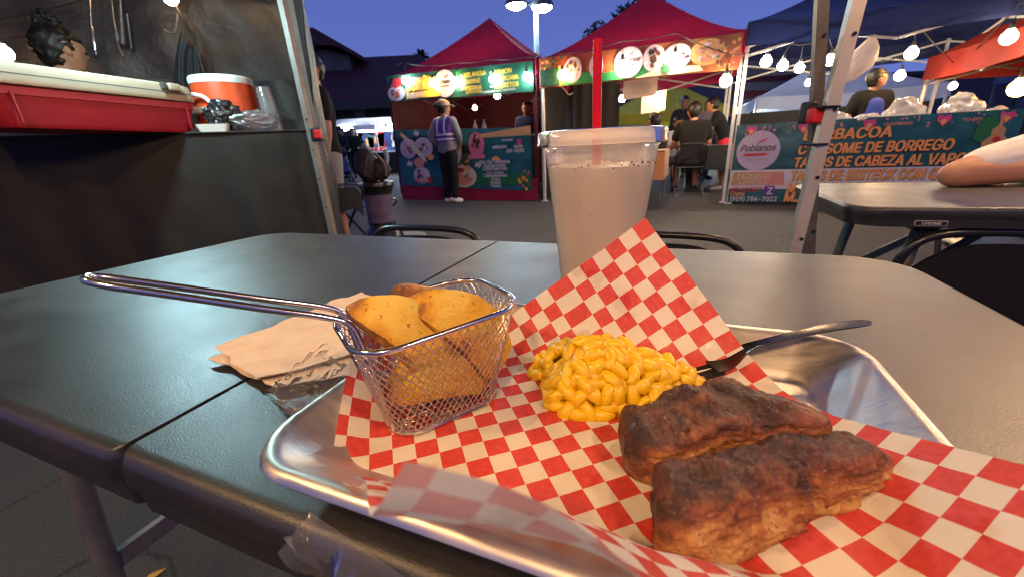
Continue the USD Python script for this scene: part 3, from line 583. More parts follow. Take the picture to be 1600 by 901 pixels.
# paper napkin
nk = On('paper_napkin', 'crumpled tan paper napkin on the table, half under the tray', 'napkin', -.29, .25)
def napkin(poly8, z0, seed):
    c = np.array(poly8); A_, B_, C_, D_ = c
    def fn(s, t):
        p = (A_ * (1 - s)[..., None] + B_ * s[..., None]) * (1 - t)[..., None] + (D_ * (1 - s)[..., None] + C_ * s[..., None]) * t[..., None]
        q = np.stack([p[..., 0] * 28, p[..., 1] * 28, s * 0], -1); e = np.minimum(np.minimum(s, 1 - s), np.minimum(t, 1 - t))
        p = p + (meshkit.fbm(np.stack([p[..., 0] * 40, p[..., 1] * 40, s * 0 + 5], -1), 2, seed)[..., None] - .5) * np.array([.012, .012]) * (e < .02)[..., None]
        h = z0 + .0065 * np.clip(meshkit.fbm(q, 3, seed) - .30, 0, 1) + .0045 * np.exp(-e * 18) * (meshkit.fbm(q * .8, 2, seed + 3)) + .0006 * np.sin(p[..., 0] * 1500) * np.sin(p[..., 1] * 1500) * .35
        return np.stack([p[..., 0], p[..., 1], h], -1)
    m, _ = grid(fn, 70, 70); b = m.copy(); b.apply_translation((0, 0, -.0009)); b.invert(); return cat_([m, b])
nk.put('upper_ply', napkin([(-.384, .203), (-.290, .176), (-.200, .290), (-.352, .372)], .0030, 5), 'napkin_paper', True)
nk.put('lower_ply', napkin([(-.365, .190), (-.262, .178), (-.200, .225), (-.300, .345)], .0010, 8), 'napkin_paper', True)

# clear plastic wrap
pw = On('plastic_wrap', 'crumpled clear plastic wrap pinned under the tray corner', 'plastic wrap', -.19, .13)
def wrap(P, seed, amp, n=56):
    P = np.array(P, float)
    def fn(s, t):
        a = P[0] * ((1 - s) * (1 - t))[..., None] + P[1] * (s * (1 - t))[..., None] + P[2] * (s * t)[..., None] + P[3] * ((1 - s) * t)[..., None]
        q = np.stack([s * 5, t * 5, s * 0 + seed], -1); e = np.clip(np.minimum(np.minimum(s, 1 - s), np.minimum(t, 1 - t)) * 9, .25, 1)
        rid = 1 - np.abs(meshkit.fbm(q * 1.2, 2, seed) - .5) * 4; n3 = np.stack([meshkit.fbm(q * .9 + k * 9, 2, seed + k) - .5 for k in range(3)], -1)
        return a + n3 * amp * 1.6 * e[..., None] + V(0, 0, 1) * (np.clip(rid, 0, 1) ** 2 * amp * .55 * e)[..., None]
    return grid(fn, n, n)[0]
pw.put('film_fold', wrap([(-.272, .170, .004), (-.222, .150, .004), (-.200, .200, .022), (-.248, .212, .026)], 3, .011), 'clear_wrap', True)
def drop(s, t):                              # a bag-like fold hanging from under the rim
    a = s * math.pi; x = -.150 + .092 * s; q = np.stack([s * 4, t * 3, s * 0 + 2], -1)
    dn = .050 * np.sin(a) ** .6 * (t ** 1.1) + .004 * t; out = .012 * np.sin(t * math.pi) * np.sin(a) + .006 * np.sin(s * 17 + t * 3) * t
    w = .012 * (meshkit.fbm(q * 1.3, 3, 4) - .5) * t + .004 * np.abs(np.sin(s * 23 + 4 * t)) * t
    return np.stack([x + .01 * (meshkit.fbm(q, 2, 8) - .5) * t, .098 - .016 * s - out - w - .012 * t, .006 - dn + .006 * (meshkit.fbm(q * 2, 2, 6) - .5) * t], -1)
pw.put('film_hanging', grid(drop, 70, 40)[0], 'clear_wrap', True)
pw.put('film_hanging', wrap([(-.130, .086, -.020), (-.082, .078, -.020), (-.080, .074, -.044), (-.118, .078, -.044)], 11, .008), 'clear_wrap', True)

# ================================================================== lamps
glow('bulb_warm', (1.0, .58, .22), 150); glow('bulb_white', (1.0, .80, .54), 150); glow('bulb_cool', (.74, .95, 1.0), 130); glow('bulb_orange', (1.0, .34, .05), 60)
glow('bulb_booth', (1.0, .66, .34), 30); glow('unseen_cool_bulb', (.55, .92, 1.0), 380); glow('unseen_right_bulb', (1.0, .60, .28), 800); glow('unseen_table_bulb', (1.0, .58, .26), 500)  # cool, right and table bulbs stay out of view and light the foreground
glow('flood', (.62, .88, 1.0), 160); glow('tube_light', (.86, .95, 1.0), 26); glow('far_bulb', (.85, .95, 1.0), 40)
mat('cable', (.012, .012, .012), .5); mat('socket', (.03, .03, .03), .5)
def string_lights(label, P, bulbs, sag=.05, group=None):
    """P: the cable's support points; bulbs: (point, material, radius)"""
    o = V(*P[0]); t = thing('string_lights', label, 'string lights', o, 0, group); pts = []
    for a, b in zip(P[:-1], P[1:]):
        a, b = V(*a), V(*b); q = np.linspace(0, 1, 12)[:, None]; pts.append(a + (b - a) * q - V(0, 0, sag) * 4 * q * (1 - q) - o)
    part(t, 'cable', tube(np.vstack(pts)[::1], .006, 5), 'cable', 50)
    for p, mt, r in bulbs:
        p = V(*p) - o; c = p + V(0, 0, r * 1.25)
        b = part(t, 'bulb', lathe([(.001, -r)] + [(r * math.cos(a), r * math.sin(a)) for a in np.linspace(-1.35, .95, 7)] + [(r * .45, r * 1.1)], 12, p, True, True), mt, 60)
        sk = part(t, 'bulb_socket', lathe([(r * .36, r * 1.08), (r * .38, r * 1.2), (r * .32, r * 1.8), (r * .12, r * 2.2)], 10, p), 'socket', 50)
        P2 = np.vstack(pts); k = P2[np.argmin(np.linalg.norm(P2 - (p + V(0, 0, r * 2.3)), axis=1))]
        part(t, 'drop_cord', tube([p + V(0, 0, r * 2.2), k], .004, 5), 'cable')
    return t

# ================================================================== canopies
for nm, c, tr in (('cloth_red', (.56, .020, .075), .35), ('cloth_navy', (.012, .022, .095), .20), ('cloth_yellow', (.66, .54, .06), .45), ('cloth_white', (.80, .83, .92), .45), ('cloth_scarlet', (.36, .030, .018), .35), ('cloth_black', (.014, .0135, .013), .05), ('cloth_maroon', (.085, .005, .011), .12), ('cloth_grey', (.10, .10, .115), .1), ('cloth_blue', (.10, .14, .34), .35)):
    mat(nm, c, .75, col2=tuple(x * .8 for x in c), vscale=2.2, bump=.35, bscale=7, bdist=.03, transl=tr)
ROW0 = V(-2.05, 7.92, 0); RDIR = V(.909, -.416, 0); RBACK = V(.416, .909, 0); RANG = math.degrees(math.atan2(-.416, .909))
def row(s, b, z): p = ROW0 + RDIR * s + RBACK * b; return V(p[0], p[1], z)
def canopy(label, o, rz, w, d, eave, peak, cloth, legs, valance=.24, truss=True, leg_w=.038, skip=(), group='pop up canopies over the stalls', sleeves=None):
    g0 = gz(o[1]); t = thing('pop_up_canopy', label, 'canopy', (o[0], o[1], 0), rz, group)
    c = V(w / 2, d / 2, 0)
    def side(a, b):
        a, b = V(*a, 0), V(*b, 0)
        def fn(s, q):
            e = a + (b - a) * s[..., None]; p = e * (1 - q)[..., None] + c * q[..., None]
            z = eave + (peak - eave) * (q ** 1.25) - .05 * np.sin(s * math.pi) * (1 - q) ** 2
            p[..., 2] = z - .03 * np.sin(q * math.pi) * np.sin(s * math.pi); return p
        return grid(fn, 13, 11)[0]
    K = [(0, 0), (w, 0), (w, d), (0, d)]; top = []
    for i in range(4):
        part(t, 'roof_panel', side(K[i], K[(i + 1) % 4]), cloth, 50)
        if valance:
            a, b = V(*K[i], 0), V(*K[(i + 1) % 4], 0); nrm = V((b - a)[1], -(b - a)[0], 0) / np.linalg.norm(b - a)
            m, _ = grid(lambda s, q: (a + (b - a) * s[..., None]) + nrm * (.012 + .012 * np.sin(s * 31 + i))[..., None] * q[..., None] + V(0, 0, 1) * (eave - .05 * np.sin(s * math.pi) - valance * q)[..., None], 25, 3)
            part(t, 'valance', m, cloth, 50)
    for x, y in [k for i, k in enumerate(K) if i not in skip]:
        x2, y2 = (.03 if x == 0 else w - .03), (.03 if y == 0 else d - .03); z0 = gz(o[1]) if d < 1 else gz((o + V(0, 0, 0))[1])
        lg = part(t, 'leg', box((x2, y2, (eave - .02 + g0) / 2), (leg_w, leg_w, eave - .02 - g0)), legs)
        part(lg, 'foot_plate', box((x2, y2, g0 + .006), (.09, .09, .012)), legs)
        if sleeves: part(lg, 'sleeve', box((x2, y2, (eave - .3 + g0 + .1) / 2), (leg_w + .02, leg_w + .02, eave - .3 - g0 - .12)), sleeves)
    if truss:
        z1, z0 = eave - .06, eave - .36; iw = .045
        for i in range(4):
            a, b = V(*K[i], 0), V(*K[(i + 1) % 4], 0); ctr = c - (a + b) / 2; ctr = ctr / np.linalg.norm(ctr) * iw; m_ = (a + b) / 2
            a2, b2 = a + (b - a) * .02 + ctr, a + (b - a) * .98 + ctr; m2 = (a2 + b2) / 2; off = ctr / iw * .014
            for p, q in (((a2, z1), (m2, z0)), ((a2, z0), (m2, z1)), ((m2, z1), (b2, z0)), ((m2, z0), (b2, z1))):
                s = off if p[1] == z1 else -off
                part(t, 'truss_bar', bar(p[0] + s + V(0, 0, p[1]), q[0] + s + V(0, 0, q[1]), .012, .026), legs)
            part(t, 'roof_strut', bar(m2 + V(0, 0, z1), c + V(0, 0, peak - .45), .014, .026), legs)
        part(t, 'centre_mast', box(tuple(c[:2]) + (peak - .27,), (.03, .03, .5)), legs)
    return t
canopy('dark red pop up canopy over the left menu stall', row(-.02, .02, 0), RANG, 2.84, 2.84, 2.20, 3.22, 'cloth_red', 'pole_dark', sleeves='cloth_maroon')
canopy('bright red pop up canopy over the open dining stall in the middle', row(2.88, .02, 0), RANG, 2.70, 2.84, 2.16, 3.16, 'cloth_red', 'white_steel')
canopy('navy blue pop up canopy with white truss over the barbacoa counter', row(5.58, .02, 0), RANG, 3.0, 2.9, 2.24, 3.05, 'cloth_navy', 'white_steel', valance=.26)
canopy('mustard yellow pop up canopy behind the dining stall', row(2.75, 5.0, 0), RANG, 3.0, 3.0, 1.66, 2.55, 'cloth_yellow', 'grey_steel', truss=False)
canopy('pale blue and white pop up canopy glowing behind the navy one', at_Y(1182, 152, 9.3) * V(1, 1, 0), RANG + 4, 3.2, 3.0, at_Y(1182, 152, 9.3)[2], at_Y(1182, 152, 9.3)[2] + .85, 'cloth_white', 'white_steel', truss=False)
canopy('dim blue pop up canopy farther back, right of the pale one', row(11.2, 4.4, 0), RANG, 3.6, 3.0, 2.05, 2.9, 'cloth_blue', 'grey_steel', truss=False)
canopy('scarlet pop up canopy at the right edge, beyond the long menu banner', at_Y(1450, 95, 6.6) * V(1, 1, 0), -115.5, 2.9, 2.9, at_Y(1450, 93, 6.6)[2] + .02, 2.95, 'cloth_scarlet', 'grey_steel', valance=.30)

# ================================================================== banners and their print
PAL = dict(teal=(.012, .085, .095), teal2=(.020, .125, .125), green=(.018, .16, .045), orange=(.86, .36, .10), white=(.66, .63, .62), red=(.55, .03, .03), black=(.012, .012, .014), yellow=(.78, .50, .045), pink=(.62, .16, .24), tan=(.55, .30, .12), brown=(.16, .065, .03), purple=(.15, .03, .26), lilac=(.55, .44, .52), magenta=(.62, .05, .22), darkgreen=(.014, .06, .035), cream=(.66, .55, .40), grey=(.3, .3, .31), meat=(.34, .10, .055), shadow=(.05, .02, .03), salmon=(.66, .25, .17))
for k_, c in PAL.items(): mat('print_' + k_, c, .42, **(dict(col2=tuple(x * .42 for x in c), vscale=26, vdetail=7, lo=.40, hi=.64) if k_ in ('meat', 'brown', 'darkgreen', 'shadow') else {}))
for k_ in ('teal', 'darkgreen'):
    mat('banner_' + k_, PAL[k_], .33, col2=tuple(x * 1.6 for x in PAL[k_]), vscale=3.5, bump=.5, bscale=4, bdist=.03)
mat('banner_red', (.36, .05, .03), .4, col2=(.30, .12, .03), vscale=4); mat('banner_sage', (.10, .17, .05), .4, col2=(.20, .14, .05), vscale=5)
FR = np.array([[1, 0, 0], [0, 0, -1], [0, 1, 0]], float)
class Banner:
    def __init__(s, name, label, cat, s0, b, z0, w, h, base, drop=0.0):
        s.t = thing(name, label, cat, row(s0, b, z0), RANG); s.w, s.h, s.drop = w, h, drop
        q = lambda a, c: np.stack([a * w, -.006 + .010 * np.sin(a * 9 + c * 2) * np.sin(c * 3.1), c * h + drop * a], -1)
        m, _ = grid(q, 31, 7); m2 = m.copy(); m2.apply_translation((0, .004, 0)); m2.invert(); part(s.t, 'cloth', cat_([m, m2]), base, 50)
    def add(s, name, m, mt, x, h, layer=1, parent=None):
        """a flat piece of print at x metres from the left end and h metres from the lower edge"""
        m = m.copy(); m.apply_translation((x, h + s.drop * x / s.w, 0)); m.apply_transform(np.vstack([np.c_[FR, [0, -.020 - .0035 * layer, 0]], [0, 0, 0, 1]])); return part(parent or s.t, name, m, 'print_' + mt)
    def words(s, txt, hgt, mt, x, h, layer=2, maxw=None, slant=0.0, shadow=None, center=False):
        m = text(txt, hgt, True, slant) if maxw is None else text(txt, hgt, True, slant, maxw); w = m.bounds[1][0]
        if center: x = x - w / 2
        if shadow:
            k = cat_([xf(m, (dx * hgt, dy * hgt, 0)) for dx, dy in ((.09, -.09), (.05, -.05), (-.03, .03), (.07, .02), (-.02, -.07))]); s.add('lettering_shadow', k, shadow, x, h, layer); m = cat_([m, xf(m, (.035 * hgt, .012 * hgt, .0004)), xf(m, (-.035 * hgt, -.012 * hgt, .0008))])
        return s.add('lettering', m, mt, x, h, layer + 1.5)
    def logo(s, x, h, r, layer=1, ry=None):
        """the round white badge: script name over a red brush stroke, a chilli above, a telephone number below"""
        b = s.add('round_logo', disc((0, 0), r, ry or r), 'lilac', x, h, layer)
        s.add('chilli', poly([(-.10*r, .33*r), (.30*r, .52*r), (.42*r, .66*r), (.30*r, .60*r), (.05*r, .50*r)]), 'red', x, h, layer + 1, b)
        s.add('brush_stroke', poly([(-.75*r, -.22*r), (-.5*r, -.12*r), (.35*r, -.12*r), (.55*r, -.18*r), (.30*r, -.26*r), (-.5*r, -.27*r)]), 'red', x, h, layer + 1, b)
        m = text('Poblanos', .30 * r, True, .28, 1.62 * r); sh = m.copy(); sh.apply_translation((-.86 * r, .0, 0)); s.add('lettering', sh, 'black', x, h, layer + 2, b)
        m = text('(909) 784-7022', .085 * r, True, 0, .95 * r); m.apply_translation((-.5 * r, -.47 * r, 0)); s.add('lettering', m, 'grey', x, h, layer + 1, b)
    def plate(s, x, h, rx, ry, food, seed, layer=1, rim='lilac'):
        """a printed photograph of a plate of food: pale plate with irregular pieces in several tones"""
        g = random.Random(seed); b = s.add('printed_plate', disc((0, 0), rx, ry), rim, x, h, layer)
        for k in range(15):
            a, q = g.uniform(0, 6.28), g.uniform(0, .68); cx, cy = q * rx * math.cos(a), q * ry * math.sin(a); n = 9
            pts = [(cx + rx * g.uniform(.08, .30) * math.cos(i / n * 6.283), cy + ry * g.uniform(.08, .28) * math.sin(i / n * 6.283)) for i in range(n)]
            s.add('printed_food', poly(pts), g.choice(food), x, h, layer + 1 + k * .10, b)
    def specks(s, n, box_, cols, seed, layer=1, size=(.012, .03), name='printed_speck'):
        g = random.Random(seed)
        for k in range(n):
            x, h, r = g.uniform(box_[0], box_[2]), g.uniform(box_[1], box_[3]), g.uniform(*size); nn = 6; c = g.choice(cols)
            s.add(name, poly([(r * g.uniform(.6, 1.1) * math.cos(i / nn * 6.283), r * g.uniform(.6, 1.1) * math.sin(i / nn * 6.283)) for i in range(nn)], .002), c, x, h, layer + .02 * k)

# the long teal menu banner on the right
b = Banner('menu_banner', 'long teal banner listing barbacoa and tacos in orange letters', 'banner', 5.60, -.01, .085, 2.66, .985, 'banner_teal')
b.add('white_band', poly([(0, 0), (2.35, -.02), (2.35, .24), (0, .24)]), 'white', 0, .18, 1)
b.logo(.275, .66, .245, 1.5)
b.add('red_tab', poly([(0, 0), (.62, .0), (.59, .17), (.04, .17)]), 'salmon', .01, .225, 2); b.add('orange_tab', poly([(0, 0), (.34, 0), (.34, .165), (.02, .165)]), 'tan', .012, .228, 2.6)
b.words('TAQUISAS', .068, 'cream', .06, .302, 3.2, .40, .2); b.words('A DOMICILIO', .045, 'cream', .10, .238, 3.2, .34, .2)
b.words('WE ACCEPT', .055, 'red', .02, .145, 2, .36, .12); b.add('purple_tile', poly(rrect(.125, .125, .03)), 'purple', .47, .155, 2); b.words('Z', .085, 'white', .437, .112, 3)
b.words('Chatta', .05, 'orange', .02, .090, 2, .17); b.words('(909) 784-7022', .058, 'white', .02, .018, 2, .55)
for txt, x, h, w in (('BARBACOA', .735, .765, .86), ('CONSOME DE BORREGO', .705, .600, 1.45), ('TACOS DE CABEZA AL VAPOR', .685, .445, 1.68), ('TACOS DE BISTECK CON QUESO', .670, .285, 1.72), ('MOLE POBLANO', .655, .135, .95), ('MIXIOTES', .640, -.005 + .02, .66)):
    b.words(txt, .112, 'orange', x, h, 2, w, .10, 'shadow')
b.specks(46, (.02, .86, 2.6, .965), ['pink', 'salmon', 'magenta', 'pink'], 3, 1, (.008, .019), 'painted_petal')
for x in (.17, .73, 1.37, 2.02, 2.52):
    fl_ = b.add('painted_flower', poly([(0, -.07), (.06, .0), (.05, .055), (.0, .035), (-.05, .055), (-.06, 0)]), 'magenta', x, .915, 2); b.add('flower_heart', poly([(0, -.06), (.03, -.01), (0, .01), (-.03, -.01)]), 'orange', x, .915, 3, fl_)
b.words('SHAWARMA', .030, 'salmon', 1.50, .885, 2, .26); b.words('TO GO', .030, 'salmon', 2.17, .890, 2, .15)
b.add('green_leaf', poly([(-.12, -.10), (-.02, -.16), (.06, .02), (.02, .14), (-.10, .10)]), 'green', 2.42, .80, 2)
tg = b.add('painted_guitar', poly([(-.09, -.17), (.09, -.17), (.11, -.08), (.05, -.01), (.055, .05), (.015, .09), (.012, .20), (-.012, .20), (-.015, .09), (-.055, .05), (-.05, -.01), (-.11, -.08)]), 'tan', 2.49, .74, 3)
b.add('guitar_hole', disc((0, -.05), .03), 'red', 2.49, .74, 4, tg); b.add('painted_bread', poly([(0, 0), (.16, 0), (.12, .05), (.05, .06)]), 'salmon', 2.45, .55, 3)

# the middle stall's valance banner
b = Banner('menu_banner', 'narrow red food banner along the front of the middle canopy', 'banner', 2.88, -.012, 1.752, 2.66, .40, 'banner_red', -.025)
b.add('green_hill', poly([(0, 0), (.3, 0), (.3, .24), (0, .22)]), 'darkgreen', .02, .02, 1); b.add('green_wave', poly([(0, 0), (.6, -.005), (1.7, .0), (1.75, .06), (1.2, .15), (.7, .10), (.3, .15)]), 'green', .30, .012, 1); b.add('cream_wave', poly([(0, 0), (.85, 0), (.80, .07), (.3, .09)]), 'cream', 1.40, .012, 1.5)
b.plate(.52, .20, .13, .165, ['brown', 'meat', 'cream', 'lilac'], 5, 2); b.plate(.86, .21, .10, .15, ['salmon', 'meat', 'lilac'], 6, 2); b.logo(1.30, .215, .19, 3.5)
b.plate(1.63, .23, .14, .16, ['black', 'brown', 'shadow', 'brown'], 8, 2); b.plate(1.92, .22, .17, .145, ['brown', 'cream', 'shadow', 'white'], 9, 3); b.add('lime', disc((0, 0), .055), 'green', 1.80, .09, 6)
b.plate(2.28, .23, .21, .15, ['tan', 'lilac', 'salmon', 'cream'], 11, 2, 'tan'); b.specks(34, (2.40, .05, 2.63, .34), ['orange', 'green', 'brown', 'salmon'], 4, 3); b.specks(26, (.02, .22, .40, .38), ['brown', 'orange', 'green', 'shadow'], 14, 3)

# the left stall's two banners
b = Banner('menu_banner', 'green and yellow cemitas banner under the left canopy roof', 'banner', .02, -.012, 1.80, 2.76, .415, 'banner_darkgreen', -.075)
b.plate(.20, .13, .19, .12, ['meat', 'lilac', 'brown', 'salmon'], 21, 1); b.add('tomato', poly([(0, 0), (.12, -.03), (.26, .02), (.22, .12), (.08, .13)]), 'red', .10, .24, 2)
b.add('yellow_panel', poly([(0, 0), (.74, 0), (.70, .30), (.02, .33)]), 'tan', .40, .02, 1); b.words('Cemitas', .20, 'yellow', .42, .15, 2, .62, .1, 'brown'); b.words('POBLANAS', .07, 'cream', .42, .035, 2, .36); b.add('bread_roll', poly([(0, 0), (.42, 0), (.44, .05), (.36, .09), (.08, .10)]), 'yellow', .70, .03, 2)
b.logo(1.21, .215, .20, 2, .205); b.add('chilli_leaf', poly([(0, 0), (.10, .06), (.16, .16), (.05, .13)]), 'green', 1.38, .24, 2.5)
for i, (l, r) in enumerate((('MILANESA', 'JAMON'), ('CARNE', 'HAWAIANA'), ('PIERNA', 'CUBRITOS'))):
    h = .275 - .098 * i; b.add('bullet', disc((0, 0), .016), 'cream', 1.53, h + .03, 2); b.words(l, .062, 'yellow', 1.58, h, 2, (.40, .29, .31)[i]); b.add('bullet', disc((0, 0), .016), 'cream', 2.06, h + .03, 2); b.words(r, .062, 'yellow', 2.11, h, 2, (.31, .42, .42)[i])
b.words('AHOGADA', .036, 'yellow', 1.60, .035, 2, .30); b.words('Y MUCHOS MAS SABORES', .028, 'cream', 1.86, .022, 2, .62)
b = Banner('menu_banner', 'dark teal quesadilla menu banner hung on the left stall counter', 'banner', .06, -.012, .355, 2.66, .98, 'banner_teal', -.115)
b.add('orange_corner', poly([(0, 0), (.9, .0), (.9, .14), (.0, .06)]), 'tan', 1.76, .83, 1); b.add('dark_field', poly([(0, 0), (1.75, 0), (1.0, .35), (.0, .30)]), 'black', .02, .52, 1); b.add('green_ribbon', poly([(0, .06), (.55, .0), (1.2, .02), (1.2, .20), (.55, .14), (.1, .22)]), 'green', 1.42, .05, 1.6)
b.plate(.27, .66, .18, .17, ['pink', 'salmon', 'lilac', 'meat'], 31, 2); b.plate(.60, .68, .20, .17, ['meat', 'lilac', 'white', 'brown'], 32, 2); b.plate(.50, .20, .18, .15, ['cream', 'darkgreen', 'lilac', 'brown'], 33, 2)
b.add('tomato_slice', disc((0, 0), .115, .085), 'salmon', .48, .42, 4); b.add('red_label', poly([(0, 0), (.42, 0), (.34, .10), (.05, .08)]), 'red', .33, .06, 4); b.words('TACOS', .06, 'white', .37, .075, 5, .26)
b.add('rolled_taco', poly([(0, 0), (.14, -.16), (.42, -.42), (.50, -.46), (.44, -.34), (.16, -.05), (.04, .05)]), 'cream', .16, .86, 4); b.add('taco_tip', poly([(0, 0), (.10, -.10), (.05, .05)]), 'orange', .12, .90, 4.6); b.add('chilli_tail', disc((0, 0), .07, .055), 'orange', .74, .52, 5)
b.logo(1.18, .62, .20, 3, .27); b.plate(1.68, .72, .15, .20, ['pink', 'meat', 'lilac', 'shadow'], 35, 2, 'pink'); b.add('pink_tab', poly([(-.15, 0), (.15, 0), (.15, .07), (-.15, .07)]), 'pink', 1.68, .50, 5)
b.plate(1.38, .20, .26, .19, ['brown', 'salmon', 'cream', 'red'], 36, 2, 'cream'); b.add('quesadilla', poly([(-.28, .02), (-.20, .09), (.08, .0), (.14, -.05), (.02, -.10), (-.20, -.04)]), 'salmon', 1.40, .17, 5)
for x, h in ((.42, .88), (.20, .36), (1.62, .36)):
    for k in range(3): b.add('white_brush', poly([(0, 0), (.05, .03), (.07, .10), (.03, .06)]), 'white', x + k * .035, h - k * .01, 6)
b.specks(26, (1.36, .33, 1.56, .55), ['orange', 'brown', 'tan'], 41, 3); b.specks(30, (2.42, .03, 2.62, .34), ['orange', 'yellow', 'red', 'brown'], 42, 3); b.add('purple_tile', poly(rrect(.07, .08, .02)), 'magenta', 2.46, .77, 3)
b.words('WE ACCEPT', .030, 'white', 2.16, .775, 2, .20); b.words('MENUDO', .045, 'white', 1.98, .66, 2, .26); b.words('(909)', .045, 'white', 2.36, .67, 2, .16); b.words('689-0323', .050, 'white', 2.22, .60, 2, .32)
b.add('orange_fan', poly([(-.09, 0), (.09, 0), (.06, .05), (0, .07), (-.06, .05)]), 'orange', 2.03, .475, 3)
for i, (w_, wd_, hh_) in enumerate((('Flor De Calabaza', .56, .052), ('Huitlacoche', .40, .050), ('Chicharron', .46, .052), ('Con Queso', .32, .036), ('Champignones', .44, .050), ('Tinga', .18, .046), ('Queso', .20, .046), ('Papas', .19, .050))):
    b.words(w_, hh_, 'white', 2.00, .418 - i * .054, 2.5, wd_, 0, None, True)

# counters, skirts and walls behind the banners
def slab(label, name, cat, s0, b0, z0, s1, b1, z1, mt, kind=None):
    o = row(s0, b0, 0); t = thing(name, label, cat, o, RANG); return t, lambda nm, x0, y0, za, x1, y1, zb, m_: part(t, nm, box(((x0 + x1) / 2, (y0 + y1) / 2, (za + zb) / 2), (x1 - x0, y1 - y0, zb - za)), m_)
t, bx_ = slab('wooden counter behind the dark teal quesadilla banner', 'stall_counter', 'counter', 0, .02, 0, 0, 0, 0, '')
bx_('counter_top', .03, .0, 1.10, 2.78, .55, 1.13, 'cloth_grey'); m, _ = grid(lambda a, c: np.stack([.02 + a * 2.78, -.014 + .012 * np.sin(a * 40) * (1 - c), .085 + c * .36], -1), 61, 5); part(t, 'red_skirt', m, 'cloth_red', 50); bx_('front_board', .03, .012, .09, 2.78, .03, 1.10, 'cloth_black')
for k in range(3): bx_('trestle', .1 + k * 1.25, .1, .09, .16 + k * 1.25, .45, 1.10, 'cloth_black')
for lab, s0, b0, s1, b1, m_ in (('maroon side wall on the left of the left stall', 0, .05, 0, 2.8, 'cloth_maroon'), ('black side wall between the left stall and the middle stall', 2.86, .05, 2.86, 2.8, 'cloth_black'), ('dark back wall of the left stall', 0, 2.8, 2.86, 2.8, 'cloth_maroon'), ('black partition at the left inside the middle stall', 2.95, 1.6, 3.75, 1.9, 'cloth_black'), ('dark grey back wall of the barbacoa stall', 5.7, 3.0, 8.6, 3.0, 'cloth_black')):
    a, b_ = row(s0, b0, 0), row(s1, b1, 0); hgt = 1.35 if 'barbacoa' in lab else 2.1; g0 = gz(a[1])
    def fn(s, q): p = (b_ - a) * s[..., None]; nn = V(-(b_ - a)[1], (b_ - a)[0], 0) / np.linalg.norm(b_ - a); return p + nn * (.02 * np.sin(s * 23) * (1 - q * .5))[..., None] + V(0, 0, 1) * (g0 + q * (hgt - g0))[..., None]
    m, _ = grid(fn, 41, 5); m2 = m.copy(); m2.apply_translation((.004, .004, 0)); m2.invert(); t = thing('tent_wall', lab, 'tent wall', a, 0, 'cloth walls of the stalls'); part(t, 'cloth', cat_([m, m2]), m_, 50)
t, bx_ = slab('counter behind the long teal menu banner', 'stall_counter', 'counter', 5.62, .02, 0, 0, 0, 0, '')
bx_('counter_top', .02, .0, .985, 2.72, .6, 1.015, 'cloth_grey'); bx_('front_board', .03, .012, .06, 2.70, .03, .98, 'cloth_black'); bx_('trestle', .1, .1, .05, .16, .5, .98, 'cloth_black'); bx_('trestle', 2.5, .1, .05, 2.56, .5, .98, 'cloth_black')

# ================================================================== strings of bulbs on the stalls
def rowpx(x, y, b): return on_plane(x, y, row(0, b, 0), RBACK)
R_ = .058
def on_row(label, b, bulbs, zc=None):
    P = [rowpx(x, y, bb if bb is not None else b) for x, y, mt, r, bb in bulbs]; top = [p + V(0, 0, 2.6 * q[3] + .12) for p, q in zip(P, bulbs)]
    e0, e1 = top[0] - RDIR * .25, top[-1] + RDIR * .25
    return string_lights(label, [e0] + top + [e1], [(p, q[2], q[3]) for p, q in zip(P, bulbs)], .02, 'strings of light bulbs in the stalls')
N_ = None
on_row('row of white bulbs hung across the green and yellow cemitas banner', -.10, [(633, 126, 'bulb_cool', R_, N_), (676, 131, 'bulb_warm', R_, N_), (712, 128, 'bulb_white', R_, N_), (770, 124, 'bulb_cool', R_, N_), (823, 121, 'bulb_cool', R_, N_)])
on_row('two bulbs hanging inside the left menu stall', 1.2, [(742, 169, 'bulb_white', .045, N_), (777, 150, 'bulb_white', .06, N_)])
on_row('row of bulbs hung across the red food banner of the middle canopy', -.10, [(878, 118, 'bulb_warm', R_, N_), (972, 106, 'bulb_white', .075, N_), (1054, 94, 'bulb_white', .07, N_), (1134, 127, 'bulb_white', .07, N_)])
on_row('two bulbs inside the middle stall beside the pinned paper signs', .8, [(972, 155, 'bulb_white', .05, N_), (1028, 152, 'bulb_warm', .065, N_)])
on_row('row of bulbs under the front of the navy blue canopy', .35, [(1197, 97, 'bulb_white', .065, N_), (1223, 103, 'bulb_cool', .06, N_), (1249, 107, 'bulb_warm', .055, N_), (1297, 95, 'bulb_white', .06, N_)])
on_row('bulbs hung deeper under the navy canopy, before the pale canopy', 1.4, [(1263, 130, 'bulb_white', .045, N_), (1316, 125, 'bulb_white', .055, N_), (1374, 126, 'bulb_cool', .045, N_), (1406, 119, 'bulb_white', .06, N_)])
on_row('bulbs under the right half of the navy canopy, near its scarlet neighbour', .5, [(1424, 84, 'bulb_warm', .065, N_), (1489, 135, 'bulb_white', .045, 1.6), (1576, 59, 'bulb_white', .065, -.1)])
on_row('single orange bulb at the far right edge of the market', 1.1, [(1592, 138, 'bulb_orange', .10, N_)])

